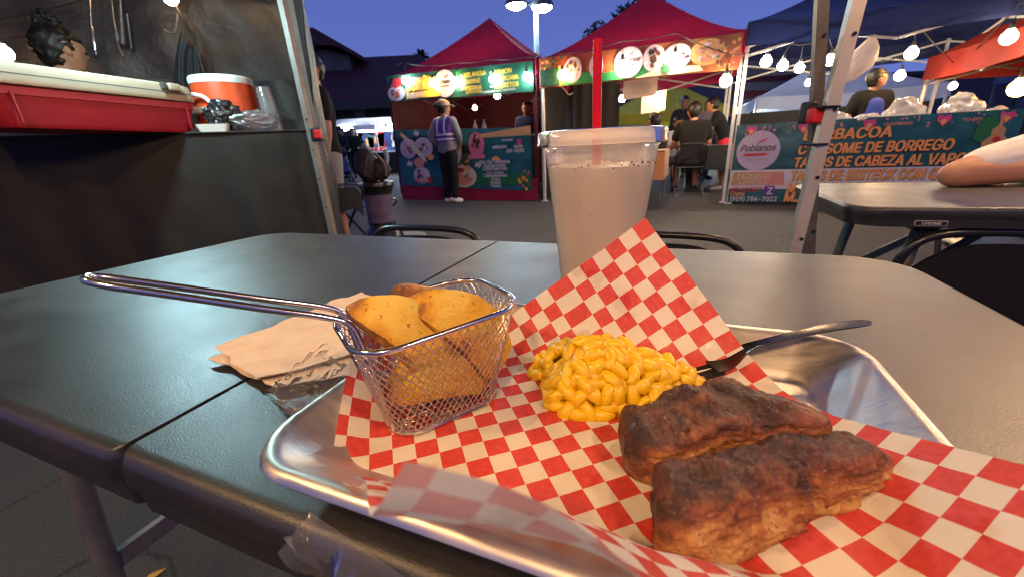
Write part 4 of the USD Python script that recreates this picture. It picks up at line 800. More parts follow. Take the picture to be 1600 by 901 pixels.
# ================================================================== people
mat('cl_black', (.0032, .0032, .0036), .95); mat('cl_dark', (.022, .021, .024), .85); mat('cl_purple', (.13, .045, .30), .7, col2=(.10, .03, .24), vscale=14); mat('cl_reflect', (.72, .70, .72), .35); mat('cl_grey', (.22, .20, .22), .85, col2=(.17, .155, .17), vscale=12)
mat('cl_greyshort', (.26, .26, .25), .85); mat('cl_red', (.50, .012, .03), .8); mat('cl_navy', (.02, .035, .14), .8); mat('cl_white', (.72, .69, .64), .8, col2=(.60, .58, .56), vscale=14); mat('cl_cap', (.36, .24, .13), .8, col2=(.18, .10, .05), vscale=30); mat('cl_jeans', (.045, .07, .15), .85); mat('shoe_white', (.65, .63, .62), .6); mat('shoe_black', (.012, .012, .012), .5); mat('phone_white', (.75, .75, .75), .3)
STAND = dict(pelvis=(0, 0, .52), waist=(0, .004, .62), chest=(0, 0, .74), neck=(0, -.008, .835), head=(0, .012, .922), sl=(-.108, 0, .805), sr=(.108, 0, .805), el=(-.135, -.015, .63), er=(.135, -.015, .63), wl=(-.142, .035, .485), wr=(.142, .035, .485), hl=(-.052, 0, .51), hr=(.052, 0, .51), kl=(-.057, .012, .285), kr=(.057, .012, .285), al=(-.057, -.015, .045), ar=(.057, -.015, .045), tl=(-.066, .085, .018), tr=(.066, .085, .018))
def smooth_tri(m, ref, it=8):
    t = to_tri(m.refine_to_length(ref)); t = trimesh.Trimesh(t.vertices, t.faces, process=True); trimesh.smoothing.filter_taubin(t, .5, -.52, it); return t
def person(label, loc, rz, H, pose=None, top='cl_black', sleeve='short', legs='cl_dark', leg_to='ankle', shoes='shoe_black', hair='short', head_yaw=0, group=None, ref=.022, extras=None, fingers=True):
    J = {k: V(*v) for k, v in STAND.items()}; J.update({k: V(*v) for k, v in (pose or {}).items()}); J = {k: v * H for k, v in J.items()}
    t = thing('person', label, 'person', loc, rz, group); h = H
    Rh = rotm((0, 0, 1), head_yaw); hp = lambda x, y, z: J['head'] + Rh @ V(x, y, z) * h
    up_t = J['chest'] - J['waist']; up_t = up_t / np.linalg.norm(up_t); sx = J['sr'] - J['sl']; sx = sx / np.linalg.norm(sx)
    def torso(g=0.0):
        b = lambda p, o, r: ball((r + g) * h, p + sx * o * h)
        return [hull(b(J['pelvis'], -.038, .062), b(J['pelvis'], .038, .062), b(J['waist'], -.035, .054), b(J['waist'], .035, .054)), hull(b(J['waist'], -.035, .054), b(J['waist'], .035, .054), b(J['chest'], -.052, .060), b(J['chest'], .052, .060)), hull(b(J['chest'], -.052, .060), b(J['chest'], .052, .060), b(J['sl'], .012, .038), b(J['sr'], -.012, .038), b(J['neck'] - up_t * .02 * h, 0, .034))]
    def arm(s, g=0.0, to=1.0):
        S, E_, W_ = J['s' + s], J['e' + s], J['w' + s]; out = [bone(S, S + (E_ - S) * min(to * 2, 1), (.034 + g) * h, (.034 - .008 * min(to * 2, 1) + g) * h)]
        if to > .5: out.append(bone(E_, E_ + (W_ - E_) * (to * 2 - 1), (.026 + g) * h, (.026 - .009 * (to * 2 - 1) + g) * h))
        return out
    def leg(s, g=0.0, to=1.0):
        A_, K_, F_ = J['h' + s], J['k' + s], J['a' + s]; out = [bone(A_, A_ + (K_ - A_) * min(to * 2, 1), (.054 + g) * h, (.054 - .018 * min(to * 2, 1) + g) * h)]
        if to > .5: q = to * 2 - 1; mid = K_ + (F_ - K_) * .3; out += [bone(K_, K_ + (F_ - K_) * min(q, .3), (.036 + g) * h, (.036 + g) * h)] + ([bone(mid, K_ + (F_ - K_) * q, (.036 + g) * h, (.036 - .016 * q + g) * h)] if q > .3 else [])
        return out
    def hand(s):
        E_, W_ = J['e' + s], J['w' + s]; d = (W_ - E_) / np.linalg.norm(W_ - E_); a = V(0, 1, 0) if abs(d[1]) < .8 else V(0, 0, -1); a = a - d * (a @ d); a /= np.linalg.norm(a); n_ = np.cross(d, a) * (1 if s == 'l' else -1)
        pm_ = W_ + d * .040 * h; out = [hull(ball(.016 * h, W_), ball(.013 * h, pm_ + a * .014 * h), ball(.013 * h, pm_ - a * .014 * h))]
        if fingers:
            for k_, (o, L_) in enumerate(((.017, .036), (.006, .042), (-.006, .040), (-.016, .031))):
                p0 = pm_ + a * o * h; p1 = p0 + (d * .8 + n_ * .35) * L_ * .5 * h; p2 = p1 + (d * .55 + n_ * .8) * L_ * .5 * h; out += [bone(p0, p1, .0062 * h, .0056 * h, 8), bone(p1, p2, .0056 * h, .0045 * h, 8)]
            p0 = W_ + d * .012 * h + a * .014 * h; p1 = p0 + (d * .5 + a * .8 + n_ * .3) * .022 * h; out += [bone(p0, p1, .0075 * h, .0062 * h, 8), bone(p1, p1 + (d * .9 + n_ * .4) * .018 * h, .0062 * h, .005 * h, 8)]
        return out
    skull = [hull(ball(.056 * h, hp(0, -.012, .020)), ball(.050 * h, hp(0, .012, .018)), ball(.043 * h, hp(0, .012, -.010)), ball(.020 * h, hp(0, .036, -.048)), ball(.024 * h, hp(-.020, .015, -.038)), ball(.024 * h, hp(.020, .015, -.038))),
        bone(hp(0, .060, .004), hp(0, .070, -.014), .0055 * h, .0085 * h, 8), bone(hp(-.014, .058, .012), hp(.014, .058, .012), .008 * h, .008 * h, 8), bone(hp(-.010, .055, -.031), hp(.010, .055, -.031), .0065 * h, .0065 * h, 8)]
    skull += [hull(ball(.008 * h, hp(x, -.004, .008)), ball(.008 * h, hp(x * 1.03, -.008, -.004)), ball(.006 * h, hp(x * .98, .002, -.014))) for x in (-.054, .054)]
    foot = lambda s, g=0: [hull(ball((.024 + g) * h, J['a' + s] - V(0, .010, .010) * h), ball((.019 + g) * h, J['t' + s]), ball((.017 + g) * h, J['t' + s] + V(.012, -.02, 0) * h))]
    bones = torso() + arm('l') + arm('r') + leg('l') + leg('r') + hand('l') + hand('r') + foot('l') + foot('r') + skull + [bone(J['neck'] - up_t * .02 * h, J['head'] - V(0, .006, .03) * h, .030 * h, .030 * h)]
    part(t, 'body', smooth_tri(m3.Manifold.batch_boolean(bones, m3.OpType.Add), ref * .6 * h), 'skin', True)
    for x in (-.021, .021): part(t, 'eye', xf(trimesh.creation.icosphere(1, .0062 * h), hp(x, .0535, .002)), 'eye', True)
    to = {'none': .12, 'short': .36, 'long': .97}[sleeve]
    part(t, 'shirt', smooth_tri(m3.Manifold.batch_boolean(torso(.009) + arm('l', .010, to) + arm('r', .010, to), m3.OpType.Add), ref * h, 5), top, True)
    lt = {'knee': .56, 'ankle': .98}[leg_to]; pel = hull(ball(.070 * h, J['pelvis'] - sx * .036 * h - up_t * .006 * h), ball(.070 * h, J['pelvis'] + sx * .036 * h - up_t * .006 * h))
    part(t, 'trousers', smooth_tri(m3.Manifold.batch_boolean([pel] + leg('l', .012, lt) + leg('r', .012, lt), m3.OpType.Add), ref * h, 5), legs, True)
    for s in 'lr': part(t, 'shoe', smooth_tri(foot(s, .005)[0], ref * h, 3), shoes, True)
    if hair:
        hb = hull(ball(.061 * h, hp(0, -.015, .024)), ball(.052 * h, hp(0, .008, .026)), ball(.048 * h, hp(0, -.022, -.008)))
        if hair == 'long': hb = hb + hull(ball(.046 * h, hp(0, -.03, -.02)), ball(.035 * h, hp(0, -.045, -.10)))
        cut = to_tri(m3.Manifold.cube((.3 * h, .2 * h, .2 * h), True).translate((0, .120 * h, -.066 * h)))
        cm = m3.Manifold.cube((.3 * h, .2 * h, .2 * h), True).translate((0, .122 * h, -.070 * h)).rotate((0, 0, head_yaw)).translate(tuple(J['head']))
        hb = (hb - cm).refine_to_length(.012 * h); hm = to_tri(hb); hm = trimesh.Trimesh(hm.vertices, hm.faces, process=True); trimesh.smoothing.filter_taubin(hm, .5, -.52, 4)
        hm.vertices += hm.vertex_normals * ((meshkit.fbm(hm.vertices * (110 if hair == 'bun' else 60) / h, 3, 5) - .5) * (.026 if hair == 'bun' else .022) * h)[:, None]; part(t, 'hair', hm, 'hair', True)
        if hair == 'bun':
            bm = trimesh.creation.icosphere(4, .030 * h); bm.vertices *= [1.25, 1.1, .9]; bm.vertices += bm.vertex_normals * ((meshkit.fbm(bm.vertices * 150 / h, 3, 8) - .5) * .034 * h)[:, None]; bm.apply_translation(hp(0, -.012, .088)); part(t, 'hair_bun', bm, 'hair', True)
    if extras: extras(t, J, hp, h, sx, up_t)
    return t
SIT = lambda dz=0.0: dict(pelvis=(0, 0, .30), waist=(0, .01, .395), chest=(0, .03, .515), neck=(0, .035, .61), head=(0, .06, .695), sl=(-.108, .03, .58), sr=(.108, .03, .58), el=(-.15, .09, .43), er=(.15, .09, .43), wl=(-.10, .22, .45), wr=(.10, .22, .45), hl=(-.055, .01, .29), hr=(.055, .01, .29), kl=(-.09, .25, .29), kr=(.09, .25, .29), al=(-.09, .22, .045), ar=(.09, .22, .045), tl=(-.10, .315, .018), tr=(.10, .315, .018))

def vest(t, J, hp, h, sx, up):
    tr = lambda g: [hull(*[ball((r + g) * h, p + sx * o * h) for p, o, r in ((J['waist'], -.035, .054), (J['waist'], .035, .054), (J['chest'], -.052, .060), (J['chest'], .052, .060))]), hull(*[ball((r + g) * h, p + sx * o * h) for p, o, r in ((J['chest'], -.052, .060), (J['chest'], .052, .060), (J['sl'], .020, .036), (J['sr'], -.020, .036))])]
    part(t, 'vest', smooth_tri(m3.Manifold.batch_boolean(tr(.014), m3.OpType.Add), .02 * h, 4), 'cl_purple', True)
    full = m3.Manifold.batch_boolean(tr(.0165), m3.OpType.Add); C0 = J['waist']
    for z in (.018, .062): part(t, 'reflective_band', to_tri(full ^ m3.Manifold.cube((.5 * h, .5 * h, .017 * h), True).translate(tuple(C0 + V(0, 0, z * h)))), 'cl_reflect', 30)
    for x in (-.045, .045): part(t, 'reflective_strap', to_tri(full ^ m3.Manifold.cube((.016 * h, .5 * h, .30 * h), True).translate(tuple(C0 + sx * x * h + V(0, 0, (.062 + .15) * h)))), 'cl_reflect', 30)
def cap(t, J, hp, h, sx, up):
    cb = hull(ball(.0645 * h, hp(0, -.012, .028)), ball(.058 * h, hp(0, .010, .028))) ^ m3.Manifold.cube((.3 * h, .3 * h, .12 * h), True).translate(tuple(hp(0, 0, .088)))
    c = part(t, 'cap', to_tri(cb), 'cl_cap', 40); part(c, 'brim', smooth_tri(hull(ball(.006 * h, hp(-.048, .045, .034)), ball(.006 * h, hp(.048, .045, .034)), ball(.006 * h, hp(-.03, .105, .022)), ball(.006 * h, hp(.03, .105, .022))), .02 * h, 2), 'cl_cap', True)
    bm = trimesh.creation.icosphere(2, .026 * h); bm.apply_translation(hp(0, -.078, .035)); part(t, 'hair_bun', bm, 'hair', True)
pw_ = on_ground(706, 317)
person('woman in purple vest with white reflective bands and cap, facing the left stall', V(pw_[0], pw_[1], gz(pw_[1])), -32, 1.63, dict(el=(-.165, -.055, .66), wl=(-.115, .06, .56), er=(.155, .02, .66), wr=(.09, .10, .58), hl=(-.05, 0, .51), kl=(-.04, .01, .285), al=(-.036, -.02, .045), tl=(-.045, .08, .018), kr=(.05, .02, .285), ar=(.058, 0, .045)), 'cl_grey', 'long', 'cl_black', 'ankle', 'shoe_white', 'short', -25, extras=lambda *a: (vest(*a), cap(*a)))
def mask(t, J, hp, h, sx, up): part(t, 'phone', xf(rbox((0, 0, 0), (.045 * h, .012 * h, .09 * h), .004), hp(.055, .05, -.01), R=rotm((0, 0, 1), 30)), 'phone_white', 30)
q = at_Y(507, 215, 3.9); person('person in black shirt and grey shorts, half hidden by the left tent pole', V(q[0], q[1], gz(3.9)), 120, 1.72, dict(er=(.16, .03, .70), wr=(.10, .09, .86), el=(-.15, .0, .64)), 'cl_black', 'short', 'cl_greyshort', 'knee', 'shoe_black', 'short', 30, extras=mask)
q = row(2.15, 1.3, 0); person('vendor in dark blue standing behind the left stall counter', V(q[0], q[1], gz(q[1])), 160, 1.66, dict(wl=(-.08, .14, .60), wr=(.08, .14, .60)), 'cl_navy', 'short', 'cl_dark', hair='short')
q = at_Y(1076, 290, 6.75); person('man in black shirt seated with his back to the camera under the yellow canopy', V(q[0], q[1], gz(q[1]) + .02), -14, 1.80, SIT(), 'cl_black', 'short', 'cl_dark', 'knee', 'shoe_black', 'short')
q = at_Y(1125, 290, 7.1); person('person in black shirt and red shorts leaning over the dining table', V(q[0], q[1], gz(q[1])), 62, 1.58, dict(waist=(0, .03, .61), chest=(0, .085, .715), neck=(0, .12, .795), head=(0, .165, .87), sl=(-.105, .10, .765), sr=(.105, .10, .765), el=(-.13, .16, .62), er=(.13, .17, .62), wl=(-.09, .27, .56), wr=(.09, .27, .56)), 'cl_black', 'short', 'cl_red', 'knee', 'shoe_white', 'short')
q = at_Y(1022, 290, 6.6); person('person in dark clothes seated beside the orange striped tablecloth', V(q[0], q[1], gz(q[1])), 20, 1.66, SIT(), 'cl_black', 'short', 'cl_dark', 'ankle', hair='short')
q = at_Y(1050, 270, 8.0); person('woman with dark hair seated facing the camera behind the dining table', V(q[0], q[1], gz(q[1])), 185, 1.62, SIT(), 'cl_white', 'short', 'cl_dark', hair='long')
q = at_Y(1062, 250, 9.6); person('tall person in dark clothes standing far back under the yellow canopy', V(q[0], q[1], gz(q[1])), 150, 1.74, dict(wl=(-.08, .12, .60)), 'cl_dark', 'long', 'cl_black', fingers=False, ref=.03)
q = at_Y(1100, 250, 9.0); person('person in a grey top standing behind the red shorts, facing the tables', V(q[0], q[1], gz(q[1])), 200, 1.62, dict(wr=(.08, .13, .58)), 'cl_grey', 'short', 'cl_jeans', hair='long', fingers=False, ref=.03)
def apron(t, J, hp, h, sx, up):
    f = [hull(*[ball((r + .013) * h, p + sx * o * h + V(0, .004, 0) * h) for p, o, r in ((J['pelvis'], -.034, .060), (J['pelvis'], .034, .060), (J['waist'], -.03, .054), (J['waist'], .03, .054), (J['chest'], -.022, .060), (J['chest'], .022, .060))])]
    part(t, 'apron', smooth_tri(m3.Manifold.batch_boolean(f, m3.OpType.Add) ^ m3.Manifold.cube((.6 * h, .3 * h, 2 * h), True).translate((0, .15 * h + J['waist'][1], .5 * h)), .02 * h, 2), 'cl_blueapron', True)
mat('cl_blueapron', (.018, .05, .34), .7)
q = at_Y(1352, 200, 5.55); person('young vendor in black with a blue apron behind the long teal banner', V(q[0], q[1], gz(q[1])), 172, 1.60, dict(el=(-.17, .0, .64), er=(.17, .0, .64)), 'cl_black', 'short', 'cl_dark', hair='short', head_yaw=82, extras=apron)

# the diner at the second table: only a forearm and a white sleeve reach into the frame
Hd = 1.56; o2 = V(2.02, 1.50, 0); rz2 = 150.0; Ri = rotm((0, 0, 1), -rz2)
loc_ = lambda *p: tuple((Ri @ (V(*p) - o2)) / Hd)
eb = at_z(1490, 273, .775)
DI = dict(SIT()); DI.update(pelvis=(0, 0, .285), waist=(0, .05, .37), sr=loc_(eb[0] + .30, eb[1] + .02, .835), sl=loc_(eb[0] + .62, eb[1] - .16, .88), er=loc_(*eb), wr=loc_(eb[0] + .25, eb[1] - .07, .782), el=loc_(eb[0] + .66, eb[1] - .40, .79), wl=loc_(eb[0] + .42, eb[1] - .30, .785), chest=loc_(eb[0] + .50, eb[1] + .02, .80), neck=loc_(eb[0] + .48, eb[1] - .08, .93), head=loc_(eb[0] + .50, eb[1] - .14, 1.06))
person('diner in a white sleeve leaning an elbow on the second table', (o2[0], o2[1], 0), rz2, Hd, DI, 'cl_white', 'short', 'cl_jeans', 'ankle', ref=.016)
folding_table('second folding table at the right, an elbow resting on it', .404 + .61 - .006, 1.205 + .305 - .02, -22.28, brand=True)
q = V(1.9, 1.47, 0); chair('folding chair the white sleeved diner sits on', V(2.12, 1.68, .80), 150)

# ================================================================== small things in the stalls
for nm, loc, label in (('wide', (1000, 138), 'wide white paper sign pinned under the red food banner'), ('tall', (1021, 160), 'smaller cream paper sign hung in front of the yellow canopy')):
    p = rowpx(*loc, .55 if nm == 'wide' else .9); t = thing('paper_sign', label, 'sign', p, RANG - 4 + 5 * (nm == 'tall'), 'paper signs pinned in the dining stall'); w, h_ = (.50, .26) if nm == 'wide' else (.36, .29)
    m, _ = grid(lambda a, c: np.stack([(a - .5) * w, .01 * np.sin(a * 5) , (c - .5) * h_ + .03 * (a - .5)], -1), 9, 4); m2 = m.copy(); m2.apply_translation((0, .003, 0)); m2.invert(); part(t, 'paper', cat_([m, m2]), 'paper_sign', 40)
    g = random.Random(4); lines = []
    for r in range(4):
        a = np.linspace(0, 6.28, 30); lines.append(tube(np.c_[np.cos(a) * w * (.1 + .07 * r) + .004 * np.sin(a * 9 + r), np.full(30, -.008) + .01 * np.sin((np.cos(a) * (.1 + .07 * r) + .5) * 5), np.sin(a) * h_ * (.10 + .075 * r)], .0022, 4))
    part(t, 'printed_scroll', cat_(lines), 'print_grey')
mat('paper_sign', (.66, .60, .58), .7, transl=.25)
# dining furniture under the yellow canopy
def plain_table(label, c, rz, w, d, cloth, stripes=()):
    t = thing('dining_table', label, 'table', (c[0], c[1], gz(c[1])), rz, 'dining tables under the canopies'); part(t, 'tabletop', rbox((0, 0, .73), (w, d, .03), .01), 'black_plastic', 40)
    for sx in (-1, 1):
        for sy in (-1, 1): part(t, 'leg', tube([(sx * w * .45, sy * d * .42, .715), (sx * w * .46, sy * d * .44, 0)], .013, 8), 'dark_steel', 50)
    if cloth:
        n_ = 12
        for k in range(n_):
            x0, x1 = -w / 2 + w * k / n_, -w / 2 + w * (k + 1) / n_
            m = loft([np.array([(x0, -d/2-.012, .36 + .02 * math.sin(k)), (x1, -d/2-.012, .36 + .02 * math.sin(k + 1)), (x1, d/2+.012, .40), (x0, d/2+.012, .40)]), np.array([(x0, -d/2-.008, .748), (x1, -d/2-.008, .748), (x1, d/2+.008, .748), (x0, d/2+.008, .748)])], False, True)
            part(t, 'cloth_stripe', m, stripes[k % len(stripes)])
    return t
q = at_Y(1105, 270, 7.35); plain_table('dining table with a striped blanket cloth beside the red shorts', q, 60, 1.5, .7, True, ('cl_dark', 'print_grey', 'print_orange', 'print_lilac', 'print_red', 'cl_dark'))
q = at_Y(1030, 285, 6.15); plain_table('dining table with an orange and blue striped cloth behind the cup', V(q[0] - .16, q[1], 0), 66, 1.1, .45, True, ('print_orange', 'print_orange', 'print_teal2', 'print_white', 'print_grey'))
q = at_Y(1076, 290, 6.72)
chair('dark folding chair under the man seated with his back to the camera', V(q[0] - .04, q[1] - .10, gz(q[1]) + .80), -14)
# white bags and boxes on the barbacoa counter
def crumple(label, px, w, h_, d, b, seed, cat='bag', name='food_bag', mt='bag_plastic'):
    p = rowpx(*px, b); m = trimesh.creation.icosphere(4, 1); v = m.vertices; k = meshkit.fbm(v * 1.5 + seed, 2, seed) - .5; rid = np.abs(meshkit.fbm(v * 2.2 + seed, 2, seed + 2) - .5); v = v * (1 + .9 * k - .30 * rid)[:, None]; v[:, 2] = np.maximum(v[:, 2], -.45)
    v = v * [w / 2, d / 2, h_ / 1.4]; v[:, 2] -= v[:, 2].min(); m = trimesh.Trimesh(v, m.faces, process=False); zc = 1.018
    t = thing(name, label, cat, (p[0], p[1], zc), RANG + seed * 7, 'white bags on the barbacoa counter'); part(t, 'crumpled_film', m, mt, True)
crumple('small white bag on the counter next to the light tent pole', (1306, 184), .30, .14, .25, .2, 2); crumple('low white bag on the counter in front of the blue apron', (1352, 184), .34, .10, .22, .12, 5)
crumple('tall two humped white bag on the counter right of the vendor', (1418, 172), .46, .24, .3, .25, 6); crumple('biggest bulging clear bag on the counter below the scarlet canopy', (1502, 168), .50, .26, .34, .25, 9); crumple('small white bag at the right end of the barbacoa counter', (1558, 172), .26, .09, .2, .25, 11)
# bag hung on the navy canopy's truss
p = rowpx(1345, 92, .15); t = thing('hanging_bag', 'thin white plastic bag tied to the truss of the navy canopy', 'bag', p, RANG)
m = trimesh.creation.icosphere(4, 1); v = m.vertices; k = meshkit.fbm(v * 2.4, 4, 3) - .5; v = v * (1 + .35 * k)[:, None] * [.16, .11, .23]; v[:, 0] *= np.where(v[:, 2] > 0, 1 - 2.6 * np.clip(v[:, 2], 0, .3), 1); v[:, 1] *= np.where(v[:, 2] > 0, 1 - 2.6 * np.clip(v[:, 2], 0, .3), 1); v[:, 0] += v[:, 2] * .35
mat('tbag', (.68, .62, .58), .5, col2=(.62, .52, .50), vscale=9, transl=.4); part(t, 'bag_body', trimesh.Trimesh(v, m.faces, process=False), 'tbag', True); part(t, 'knotted_handle', tube(spline([(.07, 0, .19), (.085, 0, .25), (.11, .01, .31), (.10, 0, .36)], 8), [.02, .012, .016, .018, .012, .01, .012, .006], 8), 'tbag', 50)
# white bottles on the left counter
for px, lab in (((743, 205), 'left one of the two pale bottles on the left stall counter'), ((757, 205), 'right one of the two pale bottles on the left stall counter')):
    p = rowpx(*px, .3); t = thing('bottle', lab, 'bottle', (p[0], p[1], 1.13), 0, 'pale bottles on the left stall counter'); part(t, 'bottle_body', lathe([(.04, 0), (.042, .01), (.042, .17), (.03, .21), (.018, .23), (.018, .25)], 14), 'paper_sign', 40); part(t, 'bottle_cap', lathe([(.021, .245), (.021, .28), (.012, .29)], 12), 'print_grey', 40)

# ================================================================== the flood light, trees and buildings
def lpt(px, Y): return at_Y(*px, Y)
fb = lpt((838, 60), 15.0); t = thing('parking_lot_light', 'tall parking lot pole with two bright bluish floodlights', 'street lamp', (fb[0], fb[1], gz(15)), 0)
za, zb = lpt((825, 17), 15)[2], gz(15); part(t, 'pole', tube([(0, 0, 0), (0, 0, za - zb + .25)], [.11, .075], 12), 'pole_flood', 50); mat('pole_flood', (.30, .33, .38), .5)
part(t, 'base', lathe([(.28, 0), (.28, .5), (.2, .6)], 16), 'dark_steel', 40); part(t, 'cross_arm', bar((-.75, 0, za - zb + .18), (.55, 0, za - zb + .18), .07), 'pole_flood')
for x, nm in ((-.62, 0), (.20, 1)):
    z = (lpt((812, 12), 15)[2] if nm == 0 else lpt((846, 16), 15)[2]) - zb; hd = part(t, 'floodlight', lathe([(.34, .02), (.36, .06), (.30, .20), (.12, .28)], 20, (x, -.12, z)), 'dark_steel', 40); part(hd, 'lit_lens', lathe([(.001, -.10), (.14, -.085), (.26, -.03), (.32, .015)], 20, (x, -.12, z), True, True), 'flood', 50)
mat('bark', (.05, .035, .025), .9, col2=(.03, .02, .015), vscale=8, bump=.6, bscale=12, bdist=.03); mat('leaf', (.030, .050, .020), .7, transl=.25); mat('leaf_dark', (.018, .028, .014), .7, transl=.2); mat('palm_leaf', (.03, .045, .02), .7)
def tree(label, c, H, clusters, seed, lm='leaf', name='tree'):
    g = np.random.default_rng(seed); t = thing(name, label, 'tree', (c[0], c[1], gz(c[1])), 0); part(t, 'trunk', tube(spline([(0, 0, 0), (.1, 0, H * .3), (-.05, .1, H * .6)], 8), np.linspace(.22, .12, 8), 8), 'bark', 50)
    V_, F_ = [], []; n0 = 0
    for cx, cy, cz, r, n in clusters:
        lb = part(t, 'limb', tube(spline([(-.05, .1, H * .55), (cx * .4, cy * .5, (H * .55 + cz) / 2), (cx, cy, cz)], 6), np.linspace(.09, .02, 6), 6), 'bark', 50)
        p = g.normal(0, 1, (n, 3)); p /= np.linalg.norm(p, axis=1, keepdims=True); p = p * (g.random((n, 1)) ** .45) * r * [1.15, 1, .75] + [cx, cy, cz]
        a = g.normal(0, 1, (n, 3)); a /= np.linalg.norm(a, axis=1, keepdims=True); b_ = np.cross(a, g.normal(0, 1, (n, 3))); b_ /= np.linalg.norm(b_, axis=1, keepdims=True); L_ = g.uniform(.07, .17, (n, 1)); w_ = L_ * .42
        q4 = np.stack([p - a * L_, p - b_ * w_, p + a * L_, p + b_ * w_], 1).reshape(-1, 3); i = np.arange(n)[:, None] * 4 + n0; V_.append(q4); F_.append(np.vstack([i + [0, 1, 2], i + [0, 2, 3]])); n0 += 4 * n
    part(t, 'crown', trimesh.Trimesh(np.vstack(V_), np.vstack(F_), process=False), lm, False); return t
Yt = 21.0; cl_ = []; base = lpt((1005, 60), Yt)
for x, y, r, n in ((918, 62, .35, 60), (938, 46, .55, 170), (955, 52, .5, 120), (972, 30, .6, 200), (990, 24, .65, 260), (1010, 22, .6, 220), (1030, 16, .55, 170), (1045, 26, .55, 150), (1060, 48, .6, 190), (1050, 38, .45, 120), (1000, 60, 1.0, 500), (965, 60, .8, 300), (1035, 55, .9, 380), (1068, 58, .5, 120), (1000, 40, .8, 300)):
    p = lpt((x, y), Yt) - V(base[0], base[1], gz(Yt)); cl_.append((p[0], rnd.uniform(-.8, .8), p[2], r, n))
tree('leafy dark tree rising behind the middle red canopy', (base[0], Yt), cl_[10][2] * .95, cl_, 3)
Yp = 34; base = lpt((658, 90), Yp); zt = base[2] - gz(Yp); t = thing('palm_tree', 'small distant palm tree beside the left red canopy peak', 'tree', (base[0], base[1], gz(Yp)), 0); part(t, 'trunk', tube(spline([(0, 0, 0), (.1, 0, zt * .5), (0, 0, zt)], 8), np.linspace(.22, .16, 8), 8), 'bark', 50)
fr_ = []
for k in range(46):
    a, e_ = rnd.uniform(0, 6.28), rnd.uniform(-.75, 1.3); d = V(math.cos(a) * math.cos(e_), math.sin(a) * math.cos(e_), math.sin(e_)); L_ = rnd.uniform(.7, 1.0); P = np.array([d * q * L_ + V(0, 0, -.35 * q ** 2 * L_) for q in np.linspace(0, 1, 6)]) + V(0, 0, zt); sd = np.cross(d, V(0, 0, 1)); sd /= np.linalg.norm(sd) + 1e-9; wv = np.array([.02, .10, .14, .12, .08, .01])[:, None]
    v = np.vstack([P - sd * wv, P + sd * wv]); f = [];
    for i in range(5): f += [(i, i + 1, 7 + i), (i, 7 + i, 6 + i)]
    fr_.append(trimesh.Trimesh(v, np.array(f), process=False))
part(t, 'crown', cat_(fr_), 'palm_leaf', False)

mat('stucco', (.17, .155, .16), .9, col2=(.13, .12, .125), vscale=1.5); mat('stucco_dark', (.085, .078, .082), .9); mat('fascia', (.055, .045, .045), .8); mat('shop_glass', (.02, .02, .025), .15)
n = {'tc': ('texture_coordinate', {}), 'w': ('wave_texture', {'wave_type': 'bands', 'bands_direction': 'x', 'scale': 1.6, 'distortion': .6}), 'r': ('rgb_ramp', {'ramp': [(0, (.075, .022, .026)), (1, (.125, .040, .042))]}), 'b': ('bump', {'strength': .6, 'distance': .05}), 'p': ('principled_bsdf', {'roughness': .8})}
usdkit.material(stage, '/World/Looks/roof_tile', n, [('tc.object', 'w.vector'), ('w.fac', 'r.fac'), ('r.color', 'p.base_color'), ('w.fac', 'b.height'), ('b.normal', 'p.normal')], surface='p.BSDF')
YB = 25.0; A0, A1 = lpt((448, 165), YB), lpt((760, 176), YB); t = thing('shopping_building', 'long low shop building with dark maroon tiled roofs on the left', 'building', (A0[0], YB, gz(YB)), 0); g0 = gz(YB)
xa, xb = -3.0, 16.0; ev = A0[2] - g0 - .1; top = lpt((480, 98), YB + 5)[2] - g0
part(t, 'wall', box(((xa + xb) / 2, 6.0, ev / 2), (xb - xa, 8, ev)), 'stucco_dark')
xr = lpt((612, 112), YB + 5)[0] - A0[0]
def roof(x0, x1, y0, z0, y1, z1, th=.15):
    return loft([np.array([(x0, y0, z0), (x1 + 2, y0, z0), (x1 + 2, y0, z0 + th), (x0, y0, z0 + th)]), np.array([(x0, y1, z1), (x1 - 1.5, y1, z1), (x1 - 1.5, y1, z1 + th), (x0, y1, z1 + th)])], True, True)
part(t, 'lower_roof', roof(xa, xr + 3.5, -.6, ev, 5, top), 'roof_tile'); part(t, 'fascia_board', box(((xa + xr + 5.5) / 2, -.66, ev - .10), (xr + 5.5 - xa, .12, .50)), 'fascia')
ux0, ux1 = lpt((440, 90), YB + 3.2)[0] - A0[0], lpt((547, 95), YB + 3.2)[0] - A0[0]; uz0, uz1 = ev + .8, lpt((520, 76), YB + 3.2)[2] - g0
part(t, 'upper_wall', box(((ux0 + ux1) / 2, 5.2, (uz0 + uz1) / 2), (ux1 - ux0, 4, uz1 - uz0)), 'stucco')
er = lpt((566, 87), YB + 3.0)[0] - A0[0]; zr = lpt((478, 52), YB + 4)[2] - g0; ze = lpt((566, 88), YB + 3.0)[2] - g0
part(t, 'upper_roof', loft([np.array([(ux0 - 2, 2.4, zr - .1), (ux1 - 1.6, 2.4, zr - .15), (er, 2.4, ze), (er, 2.4, ze - .22), (ux1 - .5, 2.4, uz1 - .05), (ux0 - 2, 2.4, uz1 - .1)]), np.array([(ux0 - 2, 8, zr - .1), (ux1 - 1.6, 8, zr - .15), (er, 8, ze), (er, 8, ze - .22), (ux1 - .5, 8, uz1 - .05), (ux0 - 2, 8, uz1 - .1)])], True, True), 'roof_tile')
for k in range(5):
    x = 1.0 + k * 3.0; part(t, 'arcade_post', box((x, .2, ev / 2 - .1), (.5, .5, ev - .2)), 'stucco_dark'); dr = part(t, 'shop_window', box((x + 1.5, 1.99, 1.3), (1.9, .04, 2.2)), 'shop_glass')
